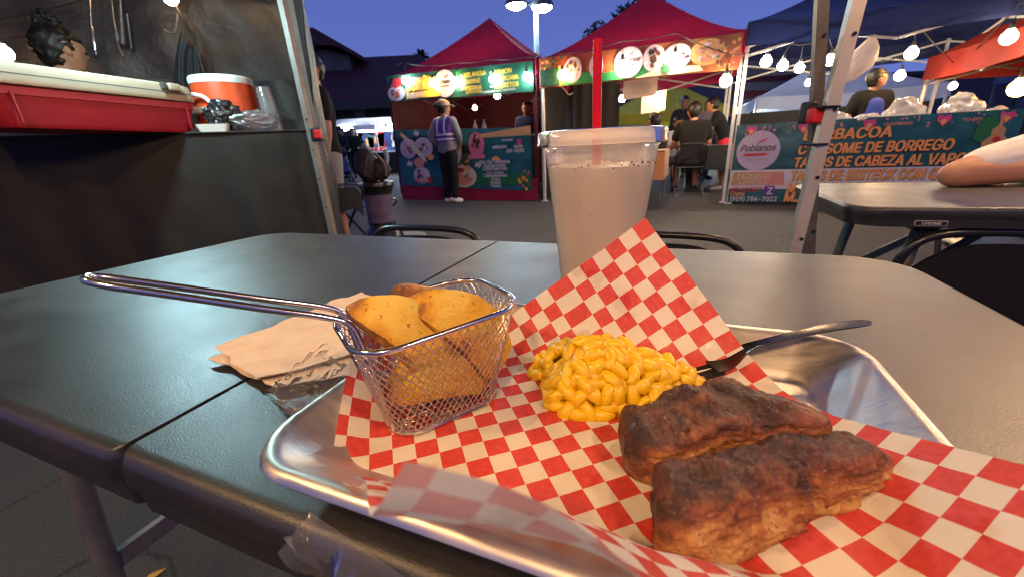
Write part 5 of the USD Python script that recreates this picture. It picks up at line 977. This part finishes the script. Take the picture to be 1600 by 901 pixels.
# a plain building and dark hedge line behind the stalls, right of the middle
for lab, x0, x1, Y, hgt, mt in (('low pale building far behind the yellow and navy canopies', 905, 1320, 30, 4.3, 'stucco'), ('dark shop row far behind the scarlet canopy at the right', 1330, 1750, 26, 3.6, 'stucco_dark'), ('dim single storey building behind the left menu stall', 700, 900, 32, 3.4, 'stucco_dark')):
    a, b_ = lpt((x0, 190), Y), lpt((x1, 190), Y); w = b_[0] - a[0]; t = thing('distant_building', lab, 'building', (a[0], Y, gz(Y)), 0, 'plain buildings behind the market'); part(t, 'wall', box((w / 2, 4, hgt / 2), (w, 8, hgt)), mt); part(t, 'parapet', box((w / 2, 3.9, hgt + .12), (w + .3, 8.3, .24)), 'fascia')
    for k in range(int(w / 3)):
        part(t, 'shop_window', box((1.6 + k * 3, -.02, 1.3), (1.8, .06, 1.6)), 'shop_glass')
q = lpt((1205, 130), 12); t = thing('striped_awning', 'grey and maroon striped roller awning behind the pale canopy', 'awning', (q[0], 12, gz(12)), 0)
for k in range(7): part(t, 'awning_stripe', box((0, .05 * k, q[2] - gz(12) + .55 - k * .20), (1.7, .03, .19)), 'cloth_grey' if k % 2 else 'cloth_maroon')
for x in (-.8, .8): part(t, 'awning_post', box((x, .25, (q[2] - gz(12)) / 2), (.06, .06, q[2] - gz(12))), 'dark_steel')

# the bright far stall in front of the shop building
YF = 17.0; a, b_ = lpt((526, 250), YF), lpt((622, 250), YF); o = V(a[0], YF, gz(YF)); w = b_[0] - a[0] + 1.0; g0 = o[2]; zt = lpt((560, 196), YF)[2] - g0
t = thing('market_stall', 'dazzling white lit clothing stall in front of the shop building', 'stall', o, 0)
for x in (0, w * .5, w):
    for y in (0, 2.4): part(t, 'post', box((x, y, zt / 2), (.05, .05, zt)), 'white_steel')
m, _ = grid(lambda p, q: np.stack([p * w, q * 2.5, zt + .35 * np.sin(q * math.pi)], -1), 5, 7); part(t, 'roof_sheet', m, 'cloth_white', 40); part(t, 'back_sheet', box((w / 2, 2.5, zt / 2), (w, .03, zt)), 'cloth_white'); part(t, 'display_table', box((w * .62, .35, .85), (w * .70, .9, .06)), 'cloth_white'); part(t, 'table_skirt', box((w * .62, -.08, .42), (w * .70, .03, .80)), 'cloth_black')
for k in range(3): part(t, 'tube_lamp', box((w * (.30 + .2 * k), .9, zt - .18), (w * .19, .09, .07)), 'tube_light')
for px, r in (((538, 200), .16), ((596, 200), .16), ((610, 198), .15), ((623, 196), .10), ((548, 202), .12)):
    p = lpt(px, YF) - o; part(t, 'round_lamp', xf(trimesh.creation.icosphere(2, r * .8), p), 'far_bulb', True)
g = random.Random(12); cols = ['print_white', 'cl_jeans', 'print_teal2', 'print_pink', 'print_orange', 'print_lilac', 'cl_navy', 'print_cream', 'print_red', 'print_grey', 'cloth_blue']
for k in range(46):
    x, z = g.uniform(.15, w - .15), g.uniform(.95, zt - .35); ww, hh = g.uniform(.18, .42), g.uniform(.25, .55)
    part(t, 'hanging_garment', poly([(-ww*.5, .5*hh), (-ww*.22, hh*.62), (ww*.22, hh*.62), (ww*.5, hh*.5), (ww*.36, .25*hh), (ww*.34, -hh*.5), (-ww*.34, -hh*.5), (-ww*.36, .25*hh)], .05).apply_transform(np.vstack([np.c_[FR, [x, g.choice([.9, 1.6, 2.3]), z]], [0, 0, 0, 1]])), g.choice(cols))
for k in range(22):
    x = g.uniform(w * .29, w * .94); s = g.uniform(.10, .28); part(t, 'folded_goods', rbox((x, g.uniform(0, .65), .88 + s * .3), (s * 1.3, s, s * .6), .02, 6), g.choice(cols), 40)
p = lpt((606, 268), YF - .3) - o; mq = part(t, 'display_leg', tube(spline([(p[0], p[1], 0), (p[0] - .02, p[1], .35), (p[0] + .03, p[1] + .03, .5), (p[0], p[1], .95)], 8), [.05, .045, .06, .075, .065, .08, .09, .1], 10), 'print_cream', 50)
for px, rz, lab, H, kw in (((543, 262), 150, 'dark silhouette of a shopper in the middle, before the bright far stall', 1.72, dict(top='cl_dark', sleeve='long', legs='cl_black')), ((558, 258), 200, 'shopper in a black jacket at the right, by the bright stall table', 1.70, dict(top='cl_black', sleeve='long', legs='cl_black')), ((519, 255), 190, 'shopper in jeans and a grey top at the left of the bright far stall', 1.64, dict(top='cl_grey', sleeve='short', legs='cl_jeans', hair='long'))):
    p = lpt(px, YF - 1.6); person(lab, V(p[0], p[1], gz(p[1])), rz, H, dict(wl=(-.08, .12, .60), wr=(.09, .11, .58)), fingers=False, ref=.03, group='shoppers at the far stall', **kw)
q = on_ground(533, 283); q = V(q[0], 13.0, 0); q = at_Y(534, 262, 13); t = thing('stroller', 'dark folding stroller parked beside the shoppers', 'stroller', (q[0], q[1], gz(13)), 30)
part(t, 'fabric_seat', xf(rbox((0, 0, 0), (.42, .22, .62), .07), (0, 0, .55), R=rotm((1, 0, 0), -28)), 'cl_navy', 40); part(t, 'canopy_hood', xf(rbox((0, 0, 0), (.44, .36, .22), .09), (0, .02, .90)), 'cl_dark', 40)
for x in (-.22, .22):
    part(t, 'frame_bar', tube([(x, -.32, .12), (x, .05, .60), (x, .35, 1.02)], .014, 6), 'grey_steel', 50); part(t, 'frame_bar', tube([(x, .30, .10), (x, -.12, .62)], .012, 6), 'grey_steel', 50)
    for y in (-.32, .30): part(t, 'wheel', xf(lathe([(.02, -.02), (.09, -.02), (.095, 0), (.09, .02), (.02, .02)], 14), (x, y, .095), R=rotm((0, 1, 0), 90)), 'black_plastic', 40)
# far bulbs and lit shops behind the dining stall
for k, (px, lab) in enumerate((((1082, 207), 'left'), ((1095, 199), 'upper'), ((1100, 208), 'right'))): pass
p = at_Y(1092, 206, 14); string_lights('cluster of blurred white lamps far behind the seated diners', [p + V(-.6, 0, .5), p + V(.9, 0, .5)], [(p + V(-.18, 0, 0), 'far_bulb', .11), (p + V(.08, 0, .20), 'far_bulb', .13), (p + V(.25, 0, -.05), 'far_bulb', .12), (p + V(.02, 0, -.15), 'far_bulb', .09)], .02)
p = at_Y(1172, 188, 11.5); string_lights('cold white lamps under the left corner of the pale canopy', [p + V(-.5, 0, .6), p + V(.8, 0, .6)], [(p, 'far_bulb', .13), (p + V(-.10, 0, -.25), 'far_bulb', .12), (p + V(.32, 0, -.12), 'far_bulb', .10)], .02)

# ================================================================== the black vendor booth on the left
BX, BY = V(.9186, .395, 0), V(-.395, .9186, 0); BA = math.degrees(math.atan2(.395, .9186)); BO = V(-1.02, 2.40, 0)     # its right front corner
def booth(x, y, z=0): p = BO + BX * x + BY * y; return V(p[0], p[1], z)
def boothpx(px, py, y): return on_plane(px, py, booth(0, y), BY)
CT = 1.058
t = thing('draped_counter', 'vendor counter hidden under a hanging black cloth', 'counter', booth(0, 0), BA)
part(t, 'counter_top', box((-1.35, .33, CT - .02), (2.66, .60, .032)), 'cloth_black')
def drape(s, q):
    x = -2.68 + s * 2.66; f = (1 - q); fold = .030 * np.sin(s * 31 + 2.0 * np.sin(s * 7)) * f ** 1.2 + .016 * np.sin(s * 73 + q * 3) * f + .02 * (meshkit.fbm(np.stack([s * 11 + q * 3, q * 4, s * 0], -1), 3, 4) - .5)
    return np.stack([x, .012 - fold - .04 * f, .02 + q * (CT - .022)], -1)
m, _ = grid(drape, 150, 40); part(t, 'black_cloth', m, 'drape_cloth', True); part(t, 'cloth_hem', tube([(-2.68, .004, CT - .004), (-.02, .004, CT - .004)], .006, 6), 'drape_cloth', 50)
for x in (-2.6, -1.4, -.1): part(t, 'trestle_leg', tube([(x, .5, CT - .04), (x, .55, 0)], .015, 8), 'dark_steel', 50)
mat('drape_cloth', (.0075, .006, .0042), .75, col2=(.0115, .0093, .0065), vscale=4, bump=.25, bscale=500, bdist=.001, extra={'sheen_weight': .12})
mat('tarp', (.044, .039, .045), .5, col2=(.028, .025, .029), vscale=2.0, bump=.6, bscale=9, bdist=.02); mat('tarp_dark', (.017, .015, .016), .5, col2=(.026, .023, .024), vscale=2.5, bump=.5, bscale=8, bdist=.02)
def tarp(label, a, b_, z0, z1, mt, seed, group='tarps closing the vendor booth'):
    a, b_ = V(*a), V(*b_); nn = V(-(b_ - a)[1], (b_ - a)[0], 0); nn /= np.linalg.norm(nn); t = thing('booth_tarp', label, 'tarp', a, 0, group)
    m, _ = grid(lambda s, q: (b_ - a) * s[..., None] + nn * (.10 * (meshkit.fbm(np.stack([s * 5, q * 4, s * 0 + seed], -1), 3, seed) - .5) + .015 * np.sin(s * 40 + q * 6))[..., None] + V(0, 0, 1) * (z0 + (z1 - z0) * q)[..., None], 70, 30); m2 = m.copy(); m2.apply_translation(nn * -.004 * 1); m2.invert(); part(t, 'sheet', cat_([m, m2]), mt, True); return t
tarp('grey upper tarp at the back of the vendor booth', booth(-3.2, 1.55), booth(.05, 1.55), 1.40, 2.9, 'tarp', 3); tarp('darker lower tarp at the back of the vendor booth', booth(-3.2, 1.50), booth(.05, 1.50), .05, 1.52, 'tarp_dark', 5)
tarp('dark side tarp beside the left tent pole', booth(.0, .05), booth(.03, 1.55), .05, 2.9, 'tarp_dark', 7); tarp('dark side tarp at the far left end of the vendor booth', booth(-3.2, .05), booth(-3.2, 1.55), .05, 2.9, 'tarp_dark', 9)
canopy('black pop up canopy over the vendor booth on the left', booth(-3.15, -.05), BA, 3.15, 1.8, 2.55, 3.1, 'cloth_black', 'dark_steel', valance=.0, truss=False, leg_w=.03)
# the pole at its corner, with red clip
def pole(label, a, b_, w, mt, extras=None):
    a, b_ = V(*a), V(*b_); t = thing('canopy_pole', label, 'pole', (a[0], a[1], 0), 0, 'canopy poles around the table'); o = V(a[0], a[1], 0); part(t, 'outer_leg', bar(a - o, b_ - o, w, w, up=(.3, 1, 0)), mt); part(t, 'foot_plate', box((0, 0, .004 + a[2]), (.10, .10, .008)), mt)
    d = (b_ - a) / np.linalg.norm(b_ - a)
    for q in (.30, .37, .44, .51): part(t, 'leg_hole', xf(lathe([(.004, 0), (.004, .004)], 10), a - o + d * np.linalg.norm(b_ - a) * q + V(0, -w * .5 - .002, 0), R=rotm((1, 0, 0), 90)), 'black_plastic')
    if extras: extras(t, o)
    return t
mat('pole_grey', (.17, .15, .13), .5, metal=.2, col2=(.24, .21, .18), vscale=9)
mat('clip_red', (.60, .012, .02), .35)
pb, pt = at_Y(521, 368, 2.30), at_Y(440, 0, 2.30); dd = (pt - pb); lowp = pb - dd / dd[2] * pb[2]
def clipL(t, o): c = at_Y(497, 210, 2.27) - o; part(t, 'release_clip', rbox(c, (.035, .035, .045), .006), 'clip_red', 30); part(t, 'slider', rbox(c + V(-.012, .02, 0), (.055, .05, .07), .006), 'black_plastic', 30)
pole('grey tent pole with a red clip at the corner of the black booth', lowp, pt + dd * .45, .030, 'pole_grey', clipL)
# red and white ice chest
mat('chest_red', (.34, .010, .022), .42, col2=(.28, .010, .02), vscale=9); mat('chest_white', (.37, .295, .205), .55, col2=(.32, .255, .175), vscale=7); mat('cooler_orange', (.72, .085, .018), .4, col2=(.62, .07, .016), vscale=9); mat('white_plastic', (.76, .77, .76), .35); mat('foam_white', (.80, .82, .80), .6)
b_ = boothpx(311, 180, .05); a = at_Y(-6, 185, 1.50); w = np.linalg.norm((b_ - a)[:2]); o = (a + b_) / 2; CA = math.degrees(math.atan2((b_ - a)[1], (b_ - a)[0]))
zl1 = (at_Y(0, 98, a[1])[2] + at_Y(300, 127, b_[1])[2]) / 2; zl0 = zl1 - .078
t = thing('ice_chest', 'large red ice chest with a cream white lid on the black counter', 'cooler', (o[0], o[1], CT), CA); hb = zl0 - CT; D_ = .34
rg = [ring3(rrect(w * k1, D_ * k2, .035), z) + V(0, D_ / 2, 0) for k1, k2, z in ((.90, .84, .0), (.925, .88, .015), (.985, .97, hb - .03), (1.0, 1.0, hb - .028), (1.005, 1.01, hb - .002), (.985, .98, hb))]
part(t, 'body', loft(rg, True, True), 'chest_red', 35)
rg = [ring3(rrect(w * k1, D_ * k2, .04), z) + V(0, D_ / 2, 0) for k1, k2, z in ((.985, .985, hb + .002), (1.02, 1.035, hb + .006), (1.02, 1.035, hb + .05), (1.0, 1.0, hb + .072), (.94, .90, hb + .080), (.5, .5, hb + .083))]
ld = part(t, 'lid', loft(rg, True, True), 'chest_white', 35); part(ld, 'lid_seam', box((0, -.005 - .012, hb + .038), (w * .96, .004, .003)), 'fascia')
part(t, 'hinge_tab', rbox((w * .36, -.012, hb + .06), (.055, .03, .035), .008), 'chest_white', 30); part(t, 'latch', rbox((w * .30, -.014, hb + .062), (.02, .02, .03), .004), 'fascia', 30)
for s in (-1, 1): part(t, 'side_handle', tube(spline([(s * w * .50, .08, hb - .06), (s * (w * .5 + .035), .10, hb - .10), (s * (w * .5 + .035), .24, hb - .10), (s * w * .50, .26, hb - .06)], 12), .010, 8), 'chest_white', 50)
for s in (-.86, .86): part(t, 'body_rib', box((s * w / 2 * .97, -.004, hb * .48), (.006, .008, hb * .75)), 'chest_red')
# orange drinks cooler
a, b_ = boothpx(300, 160, .26), boothpx(413, 190, .26); c = boothpx(356, 170, .26); R0 = np.linalg.norm((b_ - a)[:2]) / 2 * .97; zt = boothpx(352, 124, .26)[2] - CT
t = thing('drinks_cooler', 'round orange drinks cooler with a white lid and handle', 'cooler', (c[0], c[1], CT), BA)
pr = [(R0 * .96, 0), (R0 * .985, .012)] + [(R0 * (.985 - .05 * q), zt * q * .93 + .01) for q in np.linspace(.03, .28, 4)] + [(R0 * .965, zt * .30)] + [(R0 * (.985 - .06 * q), zt * q * .93 + .012) for q in np.linspace(.34, .95, 6)]
part(t, 'barrel', lathe(pr, 44), 'cooler_orange', 35); part(t, 'lid', lathe([(R0 * .955, zt * .88), (R0 * .965, zt * .90), (R0 * .965, zt * .985), (R0 * .93, zt * 1.01), (R0 * .6, zt * 1.02)], 44, (0, 0, 0)), 'white_plastic', 35)
hx_ = -R0 * .95; hd_ = part(t, 'handle', tube(spline([(hx_ - .02, -R0 * .35, zt * .60), (hx_ + .02, -R0 * .80, zt * .66), (hx_ + .075, -R0 * 1.02, zt * .62), (hx_ + .105, -R0 * 1.08, zt * .50), (hx_ + .11, -R0 * 1.06, zt * .38)], 20), .010, 10), 'white_plastic', 50)
part(hd_, 'handle_mount', rbox((hx_ + .045, -R0 * .72, zt * .40), (.10, .05, .035), .012), 'white_plastic', 30)
# cup stack, wraps, box
p = boothpx(432, 205, .10); t = thing('cup_stack', 'tall leaning stack of clear plastic cups at the end of the counter', 'cups', (p[0], p[1], CT), BA); q0 = boothpx(425, 138, .10); Hs = q0[2] - CT; Rm_ = rotm((0, 1, 0), -5)
for k in range(9):
    z = Hs * (k / 9); part(t, 'cup', xf(lathe([(.048 - .0012 * k, 0), (.050 - .0012 * k, .004), (.048 - .0012 * k, .008), (.0445 - .0012 * k, Hs / 9 + .004)], 24, (0, 0, z), False, k == 8), R=Rm_), 'clear_stack', 60)
p = boothpx(335, 200, .04); t = thing('foam_tray', 'small white foam tray on the edge of the black counter', 'tray', (p[0], p[1], CT), BA)
part(t, 'foam_body', loft([ring3(rrect(.145 * k, .10 * k, .012), z) for k, z in ((.82, 0), (.84, .004), (1.0, .034), (1.02, .036), (.97, .036), (.82, .010))], True, True), 'foam_white', 40)
for px, lab, sc, mt, sd, nm in (((350, 185), 'crumpled black bag with shiny folds before the orange cooler', (.085, .06, .075), 'bag_black', 3, 'black_bag'), ((398, 198), 'crumpled clear wrap lying on the counter beside the cups', (.13, .07, .05), 'clear_stack', 6, 'crumpled_wrap')):
    p = boothpx(*px, .06); m = trimesh.creation.icosphere(4, 1); v = m.vertices; v = v * (1 + .9 * (meshkit.fbm(v * 2.6 + sd, 4, sd) - .5) - .7 * np.abs(meshkit.fbm(v * 5 + sd, 3, sd + 1) - .5))[:, None] * sc; v[:, 2] -= v[:, 2].min(); t = thing(nm, lab, 'bag' if sd == 3 else 'plastic wrap', (p[0], p[1], CT), BA); part(t, 'crumpled_film', trimesh.Trimesh(v, m.faces, process=False), mt, True)
mat('bag_black', (.02, .02, .022), .16)
# vendor in the booth, seen over the chest
q = boothpx(92, 88, .85); person('vendor with a dark curly bun seen over the ice chest, face turned right', V(q[0], q[1], 0), BA - 52, 1.70 * (q[2] + .035) / 1.58, None, 'cl_black', 'short', 'cl_black', hair='bun', head_yaw=2)
# tools hung on the back tarp
rl = thing('utensil_rail', 'thin steel rail high on the back tarp of the vendor booth', 'rail', booth(0, 1.40, 0), BA); zr = boothpx(180, 5, 1.4)[2] + .12; part(rl, 'rail_bar', tube([(-3.1, 0, zr), (-.1, 0, zr)], .008, 8), 'dark_steel', 50); [part(rl, 'rail_hook', tube(spline([(x, .0, zr), (x, -.03, zr - .03), (x, -.01, zr - .06)], 8), .004, 6), 'chrome', 50) for x in (-2.3, -1.9, -1.5)]
def hang(name, label, cat, pts, rs, mt, blade=None):
    P = [boothpx(*p, 1.36) for p in pts]; o = P[0]; t = thing(name, label, cat, o, 0); part(t, 'shaft', tube(np.array(P) - o, rs, 8), mt, 50)
    if blade is not None: part(t, 'blade', tube(np.array([boothpx(*p, 1.36) for p in blade[0]]) - o, blade[1], 10), mt, 50)
mat('blue_steel', (.12, .15, .18), .35, metal=.6)
hang('steel_ladle', 'bright steel serving spoon hanging over the ice chest', 'ladle', [(138, -30), (141, 10), (143, 42)], .006, 'chrome', ([(143, 42), (146, 60), (149, 76), (151, 87)], [.007, .014, .012, .006]))
hang('steel_tongs', 'thin steel tongs hanging beside the serving spoon', 'tongs', [(172, -20), (177, 25), (181, 46), (186, 64)], [.004, .006, .007, .006], 'grey_steel', ([(180, 52), (186, 74), (192, 88)], [.004, .004, .003]))
hang('steel_grater', 'narrow perforated steel grater hanging right of the tongs', 'grater', [(186, -20), (188, 20), (193, 70)], [.005, .012, .020], 'blue_steel', ([(198, 22), (202, 50), (206, 76)], [.008, .008, .007]))
a, b_ = boothpx(222, 30, 1.25), boothpx(318, 118, 1.25)
t = thing('hanging_apron', 'dark blue grey apron hanging by a cord near the warm bulb', 'apron', V((a[0] + b_[0]) / 2, (a[1] + b_[1]) / 2, 0), BA); za, zb2, w = a[2] - .06, b_[2] - .15, np.linalg.norm((b_ - a)[:2]) * .62
m, _ = grid(lambda s, q: np.stack([(s - .5) * w * (1 - .55 * q ** 2.2) + .10 * q, -.02 * np.cos(s * 19 + q * 2) * (1 - q * .4) + .03 * np.sin(s * 3.1), zb2 + (za - zb2) * q - .10 * np.sin(s * math.pi) * q ** 4], -1), 50, 24); m2 = m.copy(); m2.apply_translation((0, .005, 0)); m2.invert(); part(t, 'cloth', cat_([m, m2]), 'apron_cloth', True); part(t, 'neck_strap', tube(spline([(-w * .12, -.02, za), (w * .15, -.03, za - .02), (w * .5, -.02, za + .10)], 12), .006, 6), 'grey_steel', 50); mat('apron_cloth', (.055, .065, .078), .6)
pA, pB = boothpx(275, 10, 1.2), boothpx(318, 112, 1.2); solo('power_cable', tube(spline([pA, (pA + pB) / 2 + V(.03, 0, -.02), pB, V(pB[0] + .06, pB[1], CT - .3)], 20), .008, 6), 'cable', 'black power cable running down from the warm bulb in the booth', 'cable', smooth=50)
P3 = [boothpx(6, 84, 1.15), boothpx(266, -3, 1.15), boothpx(404, -14, 1.2)]  # the last bulb is out of view, placed for the glow on the tarp
string_lights('warm bulbs strung inside the black vendor booth, the last one out of view', [P3[0] + V(-.2, 0, .14), P3[0] + V(0, 0, .16), P3[1] + V(0, 0, .16), P3[2] + V(0, 0, .16), P3[2] + V(.15, 0, .2)], [(p, 'bulb_booth', .045) for p in P3], .03)
pc = at_Y(135, -62, 1.8); string_lights('unseen cool white lamp out of view, lighting the left of the table and the booth counter', [pc + V(-.4, .2, .30), pc + V(0, 0, .14), pc + V(.5, .2, .30)], [(pc, 'unseen_cool_bulb', .055)], .01)  # out of view, placed for the cool glare on the left tabletop

# ================================================================== poles right of the table, the unseen canopy over it and the unseen bulbs lighting it
l0, l1 = at_Y(1238, 400, 1.02), at_Y(1340, 0, 1.02); dl = (l1 - l0) / (l1 - l0)[2]; d0, d1 = at_Y(1263, 400, 1.07), at_Y(1284, 0, 1.07); dk = (d1 - d0) / (d1 - d0)[2]
def ties(t, o):
    for px in ((1290, 168), (1272, 226)): c = at_Y(*px, 1.02) - o; part(t, 'cable_tie', xf(rbox((0, 0, 0), (.044, .040, .005), .002, 6), c), 'black_plastic', 30)
pole('light beige tent pole leaning beside the second table', l0 - dl * l0[2], l1 + dl * (2.18 - l1[2]), .0265, 'pole_enamel', ties)
def clipR(t, o): c = at_Y(1273, 181, 1.035) - o; part(t, 'release_clip', rbox(c, (.026, .03, .036), .006), 'clip_red', 30); part(t, 'slider', rbox(c + V(0, .026, .008), (.028, .028, .05), .005), 'black_plastic', 30)
pole('dark tent pole with a red release clip, crossing behind the beige one', d0 - dk * d0[2], d1 + dk * (2.2 - d1[2]), .0235, 'pole_dark', clipR)
canopy('unseen dark canopy overhead, blocking the sky above the near table', V(-2.70, -1.10, 0), 3.0, 3.5, 3.0, 2.25, 2.95, 'cloth_black', 'pole_enamel', valance=.0, truss=False, leg_w=.03, skip=(2,))  # out of view; its roof keeps blue sky off the table and pan
ov = [V(-1.05, -.10, 1.90), V(-.25, -.75, 1.76), V(.85, -.55, 1.95)]
string_lights('unseen warm bulbs above and behind the camera, lighting the near table', [ov[0] + V(-.5, .2, .2)] + [p + V(0, 0, .15) for p in ov] + [ov[-1] + V(.5, -.1, .2)], [(p, 'unseen_table_bulb', .05) for p in ov], .03)  # out of view, placed to light the tray, paper and food warmly
o3 = [V(1.35, 1.75, 2.16), V(2.25, 1.35, 2.16)]
string_lights('unseen warm bulbs out of view at the upper right, lighting the cup and tabletop', [o3[0] + V(-.55, -.6, .05), o3[0] + V(0, 0, .13), o3[1] + V(0, 0, .13), o3[1] + V(.6, -.2, .2)], [(p, 'unseen_right_bulb', .05) for p in o3], .02)  # out of view, placed to light the cup and the right tabletop

# ================================================================== between the booth and the stalls
q = at_Y(590, 300, 4.4); g0 = gz(4.4); t = thing('drink_urn', 'dark barrel shaped urn with a purple grey band, standing on the asphalt', 'urn', (q[0], 4.4, g0), 0); zt = at_Y(590, 283, 4.4)[2] - g0
pr = [(.205, 0), (.215, .03), (.185, .10), (.150, .14), (.142, .17), (.140, zt * .50), (.150, zt * .80), (.165, zt * .88), (.185, zt * .93), (.180, zt * .98), (.10, zt)]
part(t, 'urn_body', lathe(pr, 28), 'black_steel', 35); part(t, 'label_band', lathe([(.1465, .19), (.1445, zt * .5), (.153, zt * .78)], 28, (0, 0, 0), False, False), 'urn_band', 50); mat('urn_band', (.12, .085, .15), .3, col2=(.20, .17, .24), vscale=5)
part(t, 'base_disc', lathe([(.22, .005), (.24, .012), (.22, .02)], 24, (.22, .02, 0)), 'grey_steel', 40)
for s in (-1, 1): part(t, 'urn_handle', tube(spline([(s * .15, -.04, zt * .72), (s * .20, -.05, zt * .66), (s * .15, -.04, zt * .58)], 10), .010, 6), 'black_steel', 50)
t = thing('backpack', 'slouched black backpack sitting on top of the dark urn', 'bag', (q[0], 4.4, g0 + zt), 20); hz = at_Y(572, 232, 4.4)[2] - g0 - zt
def blob(c, s, sd, amp=.35): m = trimesh.creation.icosphere(4, 1); v = m.vertices; v = v * (1 + amp * (meshkit.fbm(v * 1.9 + sd, 3, sd) - .5))[:, None] * s + c; return trimesh.Trimesh(v, m.faces, process=False)
part(t, 'bag_body', blob((-.06, 0, hz * .46), (.125, .10, hz * .54), 4), 'cl_bag', True); part(t, 'front_pocket', blob((.06, -.05, hz * .34), (.10, .07, hz * .32), 6), 'cl_bag', True); part(t, 'shoulder_strap', tube(spline([(.02, -.10, hz * .85), (.10, -.12, hz * .5), (.10, -.12, hz * .15)], 12), .014, 6), 'cl_bagtrim', 50); part(t, 'grab_loop', tube(spline([(-.10, 0, hz * .9), (-.07, 0, hz * 1.08), (-.03, 0, hz * .92)], 10), .009, 6), 'cl_bagtrim', 50); part(t, 'zip_line', tube(spline([(-.10, -.09, hz * .2), (-.08, -.10, hz * .5), (-.04, -.095, hz * .8)], 10), .005, 5), 'cl_bagtrim', 50)
mat('cl_bag', (.025, .018, .016), .6, bump=.3, bscale=60); mat('cl_bagtrim', (.16, .12, .10), .6)
ct = at_Y(538, 288, 3.7); chair('folding chair turned sideways beside the left tent pole', V(ct[0], ct[1], ct[2]), 62, .40, .012)
t = thing('fallen_leaf', 'yellow leaf lying on the asphalt under the table', 'leaf', tuple(at_z(241, 897, .006)), 40); part(t, 'leaf_blade', poly([(-.02, 0), (-.008, .008), (.006, .007), (.022, .001), (.006, -.008), (-.01, -.007)], .001), 'leaf_yellow'); part(t, 'leaf_stem', tube([(-.02, 0, .001), (-.034, .003, .003)], .0008, 5), 'leaf_yellow'); mat('leaf_yellow', (.55, .30, .03), .7)
